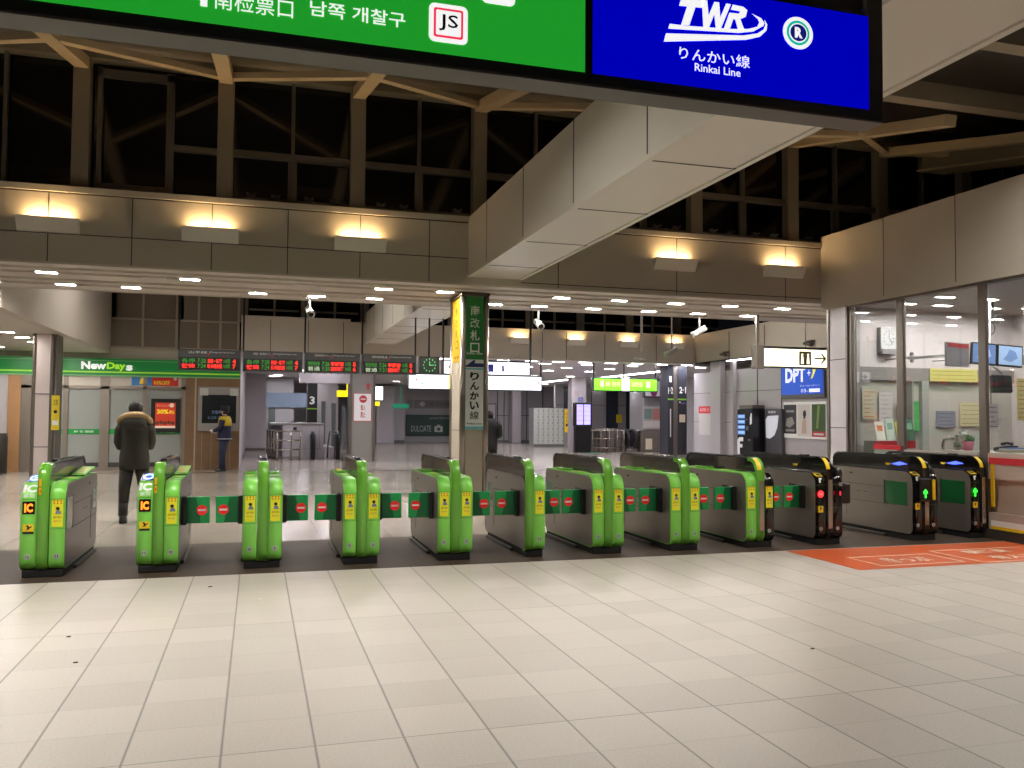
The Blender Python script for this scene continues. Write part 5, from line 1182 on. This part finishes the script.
item('blue_box', 'small blue and green boxes stacked behind the pink basket', 'box', lambda m: (m.box(-.09, .05, -.05, .05, 0, .12, .004), setattr(m, 'm', 1), m.box(-.06, .06, -.05, .05, .12, .2, .004)), 9.83, 9.7, mats=[M('box green', (120, 160, 90), .5), M('box blue', (60, 96, 170), .5)])
item('paper_tray', 'low paper tray with white and blue folders on the office counter', 'tray', lambda m: (m.box(-.2, .2, -.12, .12, 0, .03, .004), setattr(m, 'm', 1), m.box(-.16, .1, -.1, .1, .03, .05, .003), setattr(m, 'm', 2), m.box(-.1, .18, -.08, .1, .05, .06, .003)), 9.72, 9.05, mats=[M('tray beige', (206, 190, 170), .5), white, M('folder blue', (90, 110, 190), .5)])
item('telephone', 'dark desk telephone on the counter beyond the low paper tray', 'telephone', lambda m: (m.prism([(-.1, 0), (.1, 0), (.1, .05), (-.1, .08)], -.11, .11, 'x'), m.tube([(-.09, -.02, .1), (.0, -.02, .12), (.09, -.02, .1)], [.022, .016, .022], 10)), 9.9, 9.36, mats=[M('phone dark', (40, 40, 46), .4)])
item('blue_folder_stand', 'light blue folder standing at the right edge of the counter', 'folder', lambda m: (m.prism([(-.05, 0), (.05, 0), (.04, .2), (.0, .2)], -.1, .1, 'y'),), 9.7, 8.7, mats=[M('folder light', (150, 190, 226), .4)])
mb = MB().tube([(9.46, 10.02, 1.115), (9.46, 10.02, 1.2), (9.48, 10.02, 1.26), (9.57, 10.02, 1.28), (9.68, 10.02, 1.28)], .02, 8)
tag(mb.put('counter_rail', st), 'short curved steel rail at the end of the office counter', 'rail')
# yellow tactile strip notice on the outer office post, wall box
mb = MB().box(9.24, 9.26, 8.93, 8.98, .42, .98); mb.m = 1
for k in range(9): mb.box(9.236, 9.24, 8.937, 8.973, .45+.058*k, .475+.058*k)
tag(mb.put('yellow_vertical_notice', [M('vertical yellow', (226, 196, 40), .4), M('orange tag', (226, 120, 40), .4)]), 'narrow yellow vertical notice at the base of the office post', 'notice')
mb = MB().box(9.3, 9.33, 7.9, 8.3, .42, .74); mb.m = 1; mb.box(9.29, 9.3, 7.96, 8.25, .47, .69)
tag(mb.put('wall_plate', [black, steel_d]), 'black framed plate in the recess below the office counter', 'plate')
mb = MB(); mb.box(9.18, 9.245, 10.75, 11.15, 1.16, 1.2); mb.prism([(10.8, 1.2), (11.1, 1.2), (11.05, 1.3), (10.85, 1.3)], 9.18, 9.2, 'x')

# ================================================================ PEOPLE
def skin_mesh(verts, edges, radii, root=0, sub=2):
    me = bpy.data.meshes.new('s'); me.from_pydata(verts, edges, []); o = bpy.data.objects.new('s', me); COL.objects.link(o)
    sk = o.modifiers.new('s', 'SKIN'); sk.use_smooth_shade = True
    ly = me.skin_vertices[0].data
    for i, r in enumerate(radii): ly[i].radius = (r if isinstance(r, tuple) else (r, r)); ly[i].use_root = i == root
    ss = o.modifiers.new('b', 'SUBSURF'); ss.levels = sub; ss.render_levels = sub
    bpy.context.view_layer.update()
    out = bpy.data.meshes.new_from_object(o.evaluated_get(bpy.context.evaluated_depsgraph_get())); bpy.data.objects.remove(o); bpy.data.meshes.remove(me)
    for p in out.polygons: p.use_smooth = True
    return out

def person(label, loc, rotz, H, armsL, armsR, skin, stance, head_turn=0):
    """one continuous body: pelvis root, legs, torso, neck, head, arms and five-fingered hands. +Y is forward."""
    V, E_, Rr = [], [], []
    def add(p, r, par=None):
        V.append(tuple(p)); Rr.append(r); i = len(V)-1
        if par is not None: E_.append((par, i))
        return i
    k = H/1.72
    pel = add((0, 0, .93*k), (.13, .10)); ab = add((0, 0, 1.10*k), (.125, .095), pel); ch = add((0, .0, 1.28*k), (.145, .105), ab); cu = add((0, 0, 1.41*k), (.11, .08), ch)
    nk = add((0, .005, 1.49*k), .052, cu); jaw = add((0, .03, 1.555*k), (.062, .07), nk); hd_ = add((0, .015, 1.63*k), (.075, .088), jaw); tp = add((0, .0, 1.695*k), (.05, .058), hd_)
    nose = add((0, .118, 1.60*k), .012, hd_)
    for s, (ft_, kn) in zip((-1, 1), stance):
        h = add((s*.09, 0, .88*k), .085, pel); kk = add((s*.1+kn[0], kn[1], .48*k), .058, h); a = add((ft_[0], ft_[1], .09*k), .04, kk)
        hl = add((ft_[0], ft_[1]-.03, .04), .04, a); add((ft_[0]+s*.015, ft_[1]+.15, .03), .032, hl)
    for s, A in ((-1, armsL), (1, armsR)):
        sh_ = add((s*.17*k, 0, 1.40*k), .06, cu); el = add(A[0], .042, sh_); wr = add(A[1], .027, el)
        d = (Vector(A[2])-Vector(A[1])).normalized(); up = Vector((0, 0, 1)); sd = d.cross(up); sd = sd.normalized() if sd.length > .1 else Vector((1, 0, 0))
        pm = add(Vector(A[1])+d*.06, (.032, .022), wr)
        base = Vector(A[1])+d*.06
        for j, (off, ln) in enumerate(((-.027, .062), (-.009, .072), (.009, .068), (.026, .052))):
            k1 = base+sd*off+d*.03; i1 = add(k1, .0095, pm); k2 = k1+d*ln*.5+Vector((0, 0, -.010)); i2 = add(k2, .0085, i1); add(k2+d*ln*.4+Vector((0, 0, -.024)), .0075, i2)
        tb = base-d*.03+sd*(-.035*s); ti = add(tb, .011, wr); add(tb+d*.04+sd*(-.012*s), .0095, ti)
    me = skin_mesh(V, E_, Rr)
    t = bpy.data.objects.new('person', me); me.materials.append(skin); COL.objects.link(t)
    t.location = loc; t.rotation_euler = (0, 0, rotz); tag(t, label, 'person')
    fe = MB()
    for s in (-1, 1): fe.ball((s*.031, .092, 1.628*k), .012, .008, .008, 8)
    fe.box(-.024, .024, .088, .1, 1.562*k, 1.57*k, .002)
    fe.put('face_features', M('eye and lip dark', (70, 40, 36), .5), t)
    er = MB()
    for s in (-1, 1): er.ball((s*.08, .01, 1.615*k), .012, .02, .032, 8)
    er.put('ears', skin, t)
    return t
skin = M('skin', (206, 160, 132), .5)

# --- person with fur-trimmed hood, back to the viewer
olive = M('olive black coat', (44, 42, 34), .8, noise=.15, nscale=20); trs = M('dark trousers', (46, 42, 38), .8); boot = M('dark boots', (26, 24, 24), .5); fur = M('tan fur', (168, 138, 100), .9, noise=.3, nscale=60, bump=.8)
p = person('person in dark olive coat with fur-trimmed hood and beanie, seen from behind', (-1.66, 13.3, 0), .05, 1.70, ((-.21, .03, 1.14), (-.11, .24, 1.10), (-.05, .32, 1.12)), ((.21, .03, 1.14), (.12, .24, 1.08), (.05, .32, 1.1)), skin, (((-.13, -.02), (-.03, .02)), ((.16, .1), (.04, .08))))
c = MB(); c.loft([(0, 0, .76, .195, .16), (0, 0, .82, .205, .165), (0, 0, .95, .20, .16), (0, 0, 1.06, .185, .15), (0, 0, 1.16, .195, .155), (0, 0, 1.3, .21, .16), (0, 0, 1.38, .20, .15), (0, 0, 1.44, .16, .125), (0, 0, 1.48, .1, .09)], 26)
for s in (-1, 1): c.tube([(s*.15, 0, 1.39), (s*.195, 0, 1.31), (s*.215, .02, 1.15), (s*.20, .08, 1.09), (s*.12, .22, 1.09)], [.075, .078, .066, .064, .05], 16)
c.put('coat', olive, p)
h = MB(); h.loft([(0, -.14, 1.30, .10, .04), (0, -.17, 1.38, .15, .07), (0, -.15, 1.46, .16, .09), (0, -.10, 1.52, .12, .08)], 20); h.put('hood', olive, p)
f = MB(); f.tube([(.205*math.sin(a), -.02-.15*math.cos(a), 1.43+.10*max(0, math.cos(a))) for a in [-2.2+4.4*k/22 for k in range(23)]], [.025+.025*math.sin(PI*k/22) for k in range(23)], 12); f.put('fur_trim', fur, p)
b = MB(); b.loft([(0, .005, 1.585, .092, .105), (0, 0, 1.64, .098, .108), (0, -.005, 1.69, .085, .095), (0, -.01, 1.725, .045, .05), (0, -.01, 1.732, .01, .01)], 22); b.put('beanie', M('charcoal knit', (46, 44, 44), .9, bump=.5, nscale=80), p)
tr = MB()
tr.tube([(-.09, 0, .86), (-.125, .02, .48), (-.13, -.02, .2)], [.105, .078, .06], 16); tr.tube([(.09, 0, .86), (.135, .08, .48), (.16, .1, .2)], [.105, .078, .06], 16); tr.put('trousers', trs, p)
for s, (x, y) in ((-1, (-.13, -.02)), (1, (.16, .1))):
    bt = MB(); bt.tube([(x, y, .28), (x, y, .1)], [.068, .062], 16); bt.loft([(x+.0, y+.04, 0, .055, .135), (x, y+.04, .04, .056, .135), (x, y+.03, .08, .05, .11), (x, y, .12, .05, .06)], 18); bt.put('boot', boot, p)

# --- uniformed guard looking at the shop window, side on
navy = M('navy uniform', (30, 34, 66), .7); vest = M('yellow vest', (222, 190, 30), .6)
p = person('person in navy uniform with yellow shoulder vest and dark cap, standing by the shop', (-.82, 24.7, 0), PI/2-.25, 1.76, ((-.24, .05, 1.18), (-.14, .25, 1.12), (-.1, .34, 1.12)), ((.24, .05, 1.16), (.14, .26, 1.08), (.1, .36, 1.06)), skin, (((-.11, .0), (0, .03)), ((.12, .1), (0, .07))))
c = MB(); c.loft([(0, 0, .84, .225, .19), (0, 0, .92, .23, .19), (0, 0, 1.1, .21, .17), (0, 0, 1.25, .22, .17), (0, 0, 1.40, .215, .15), (0, 0, 1.48, .16, .12), (0, 0, 1.52, .09, .08)], 26)
for s in (-1, 1): c.tube([(s*.17, 0, 1.44), (s*.24, .01, 1.36), (s*.26, .04, 1.18), (s*.14, .24, 1.10)], [.08, .08, .068, .052], 16)
c.put('uniform_jacket', navy, p)
v = MB(); v.loft([(0, 0, 1.24, .228, .178), (0, 0, 1.3, .232, .18), (0, 0, 1.42, .222, .158), (0, 0, 1.49, .168, .126), (0, 0, 1.50, .12, .1)], 26)
for s in (-1, 1): v.tube([(s*.18, 0, 1.445), (s*.243, .008, 1.37)], [.087, .087], 16)
v.put('yellow_shoulder_vest', vest, p)
v = MB(); v.loft([(0, 0, .87, .231, .195), (0, 0, .90, .233, .195)], 26); v.put('reflective_hem', M('reflective grey', (170, 170, 180), .4), p)
b = MB(); b.loft([(0, .0, 1.64, .092, .105), (0, 0, 1.72, .10, .112), (0, 0, 1.78, .10, .11), (0, 0, 1.79, .08, .09)], 22); b.prism([(-.06, .09), (.06, .09), (.05, .17), (0, .185), (-.05, .17)], 1.655, 1.665, 'z'); b.put('cap', M('cap black', (22, 22, 30), .6), p)
hr_ = MB(); hr_.loft([(0, -.02, 1.56, .078, .08), (0, -.02, 1.64, .09, .09)], 18); hr_.put('hair', M('hair black', (20, 18, 18), .7), p)
tr = MB(); tr.tube([(-.09, 0, .9), (-.11, .03, .5), (-.11, 0, .07)], [.105, .085, .075], 16); tr.tube([(.09, 0, .9), (.115, .08, .5), (.12, .1, .07)], [.105, .085, .075], 16); tr.put('trousers', M('navy trousers', (34, 46, 74), .75), p)
for x, y in ((-.11, 0), (.12, .1)):
    bt = MB(); bt.loft([(x, y+.05, 0, .05, .135), (x, y+.05, .04, .05, .135), (x, y+.03, .075, .045, .10), (x, y, .10, .045, .05)], 18); bt.put('shoe', M('shoe black', (18, 18, 20), .3), p)
for s in (-1, 1):
    g = MB(); g.ball((s*.115, .305, 1.10 if s < 0 else 1.07), .045, .06, .045); g.put('glove', M('white glove', (226, 226, 226), .7), p)

# --- person in black half hidden by the column
blk = M('black coat', (20, 20, 22), .7)
p = person('person in black coat partly hidden behind the signposted column', (5.41, 20.0, 0), -.5, 1.66, ((-.25, .03, 1.1), (-.16, .24, 1.05), (-.1, .33, 1.07)), ((.25, .03, 1.1), (.16, .24, 1.05), (.1, .33, 1.07)), skin, (((-.1, 0), (0, .03)), ((.1, .06), (0, .05))))
c = MB(); c.loft([(0, 0, .72, .19, .16), (0, 0, .9, .2, .17), (0, -.02, 1.1, .2, .18), (0, -.04, 1.3, .22, .2), (0, -.03, 1.42, .2, .17), (0, 0, 1.5, .12, .11)], 24)
for s in (-1, 1): c.tube([(s*.17, 0, 1.38), (s*.24, 0, 1.3), (s*.25, .03, 1.1), (s*.15, .22, 1.05)], [.08, .08, .07, .05], 16)
c.put('coat', blk, p)
b = MB(); b.loft([(0, 0, 1.5, .085, .1), (0, 0, 1.58, .098, .11), (0, 0, 1.65, .085, .098), (0, 0, 1.69, .03, .035)], 20); b.put('hood', blk, p)
tr = MB(); tr.tube([(-.09, 0, .85), (-.1, .03, .45), (-.1, 0, .07)], [.1, .075, .06], 16); tr.tube([(.09, 0, .85), (.1, .05, .45), (.1, .06, .07)], [.1, .075, .06], 16); tr.put('trousers', blk, p)
for x, y in ((-.1, 0), (.1, .06)):
    bt = MB(); bt.loft([(x, y+.05, 0, .05, .13), (x, y+.05, .04, .05, .13), (x, y+.03, .075, .045, .10), (x, y, .10, .045, .05)], 18); bt.put('shoe', boot, p)
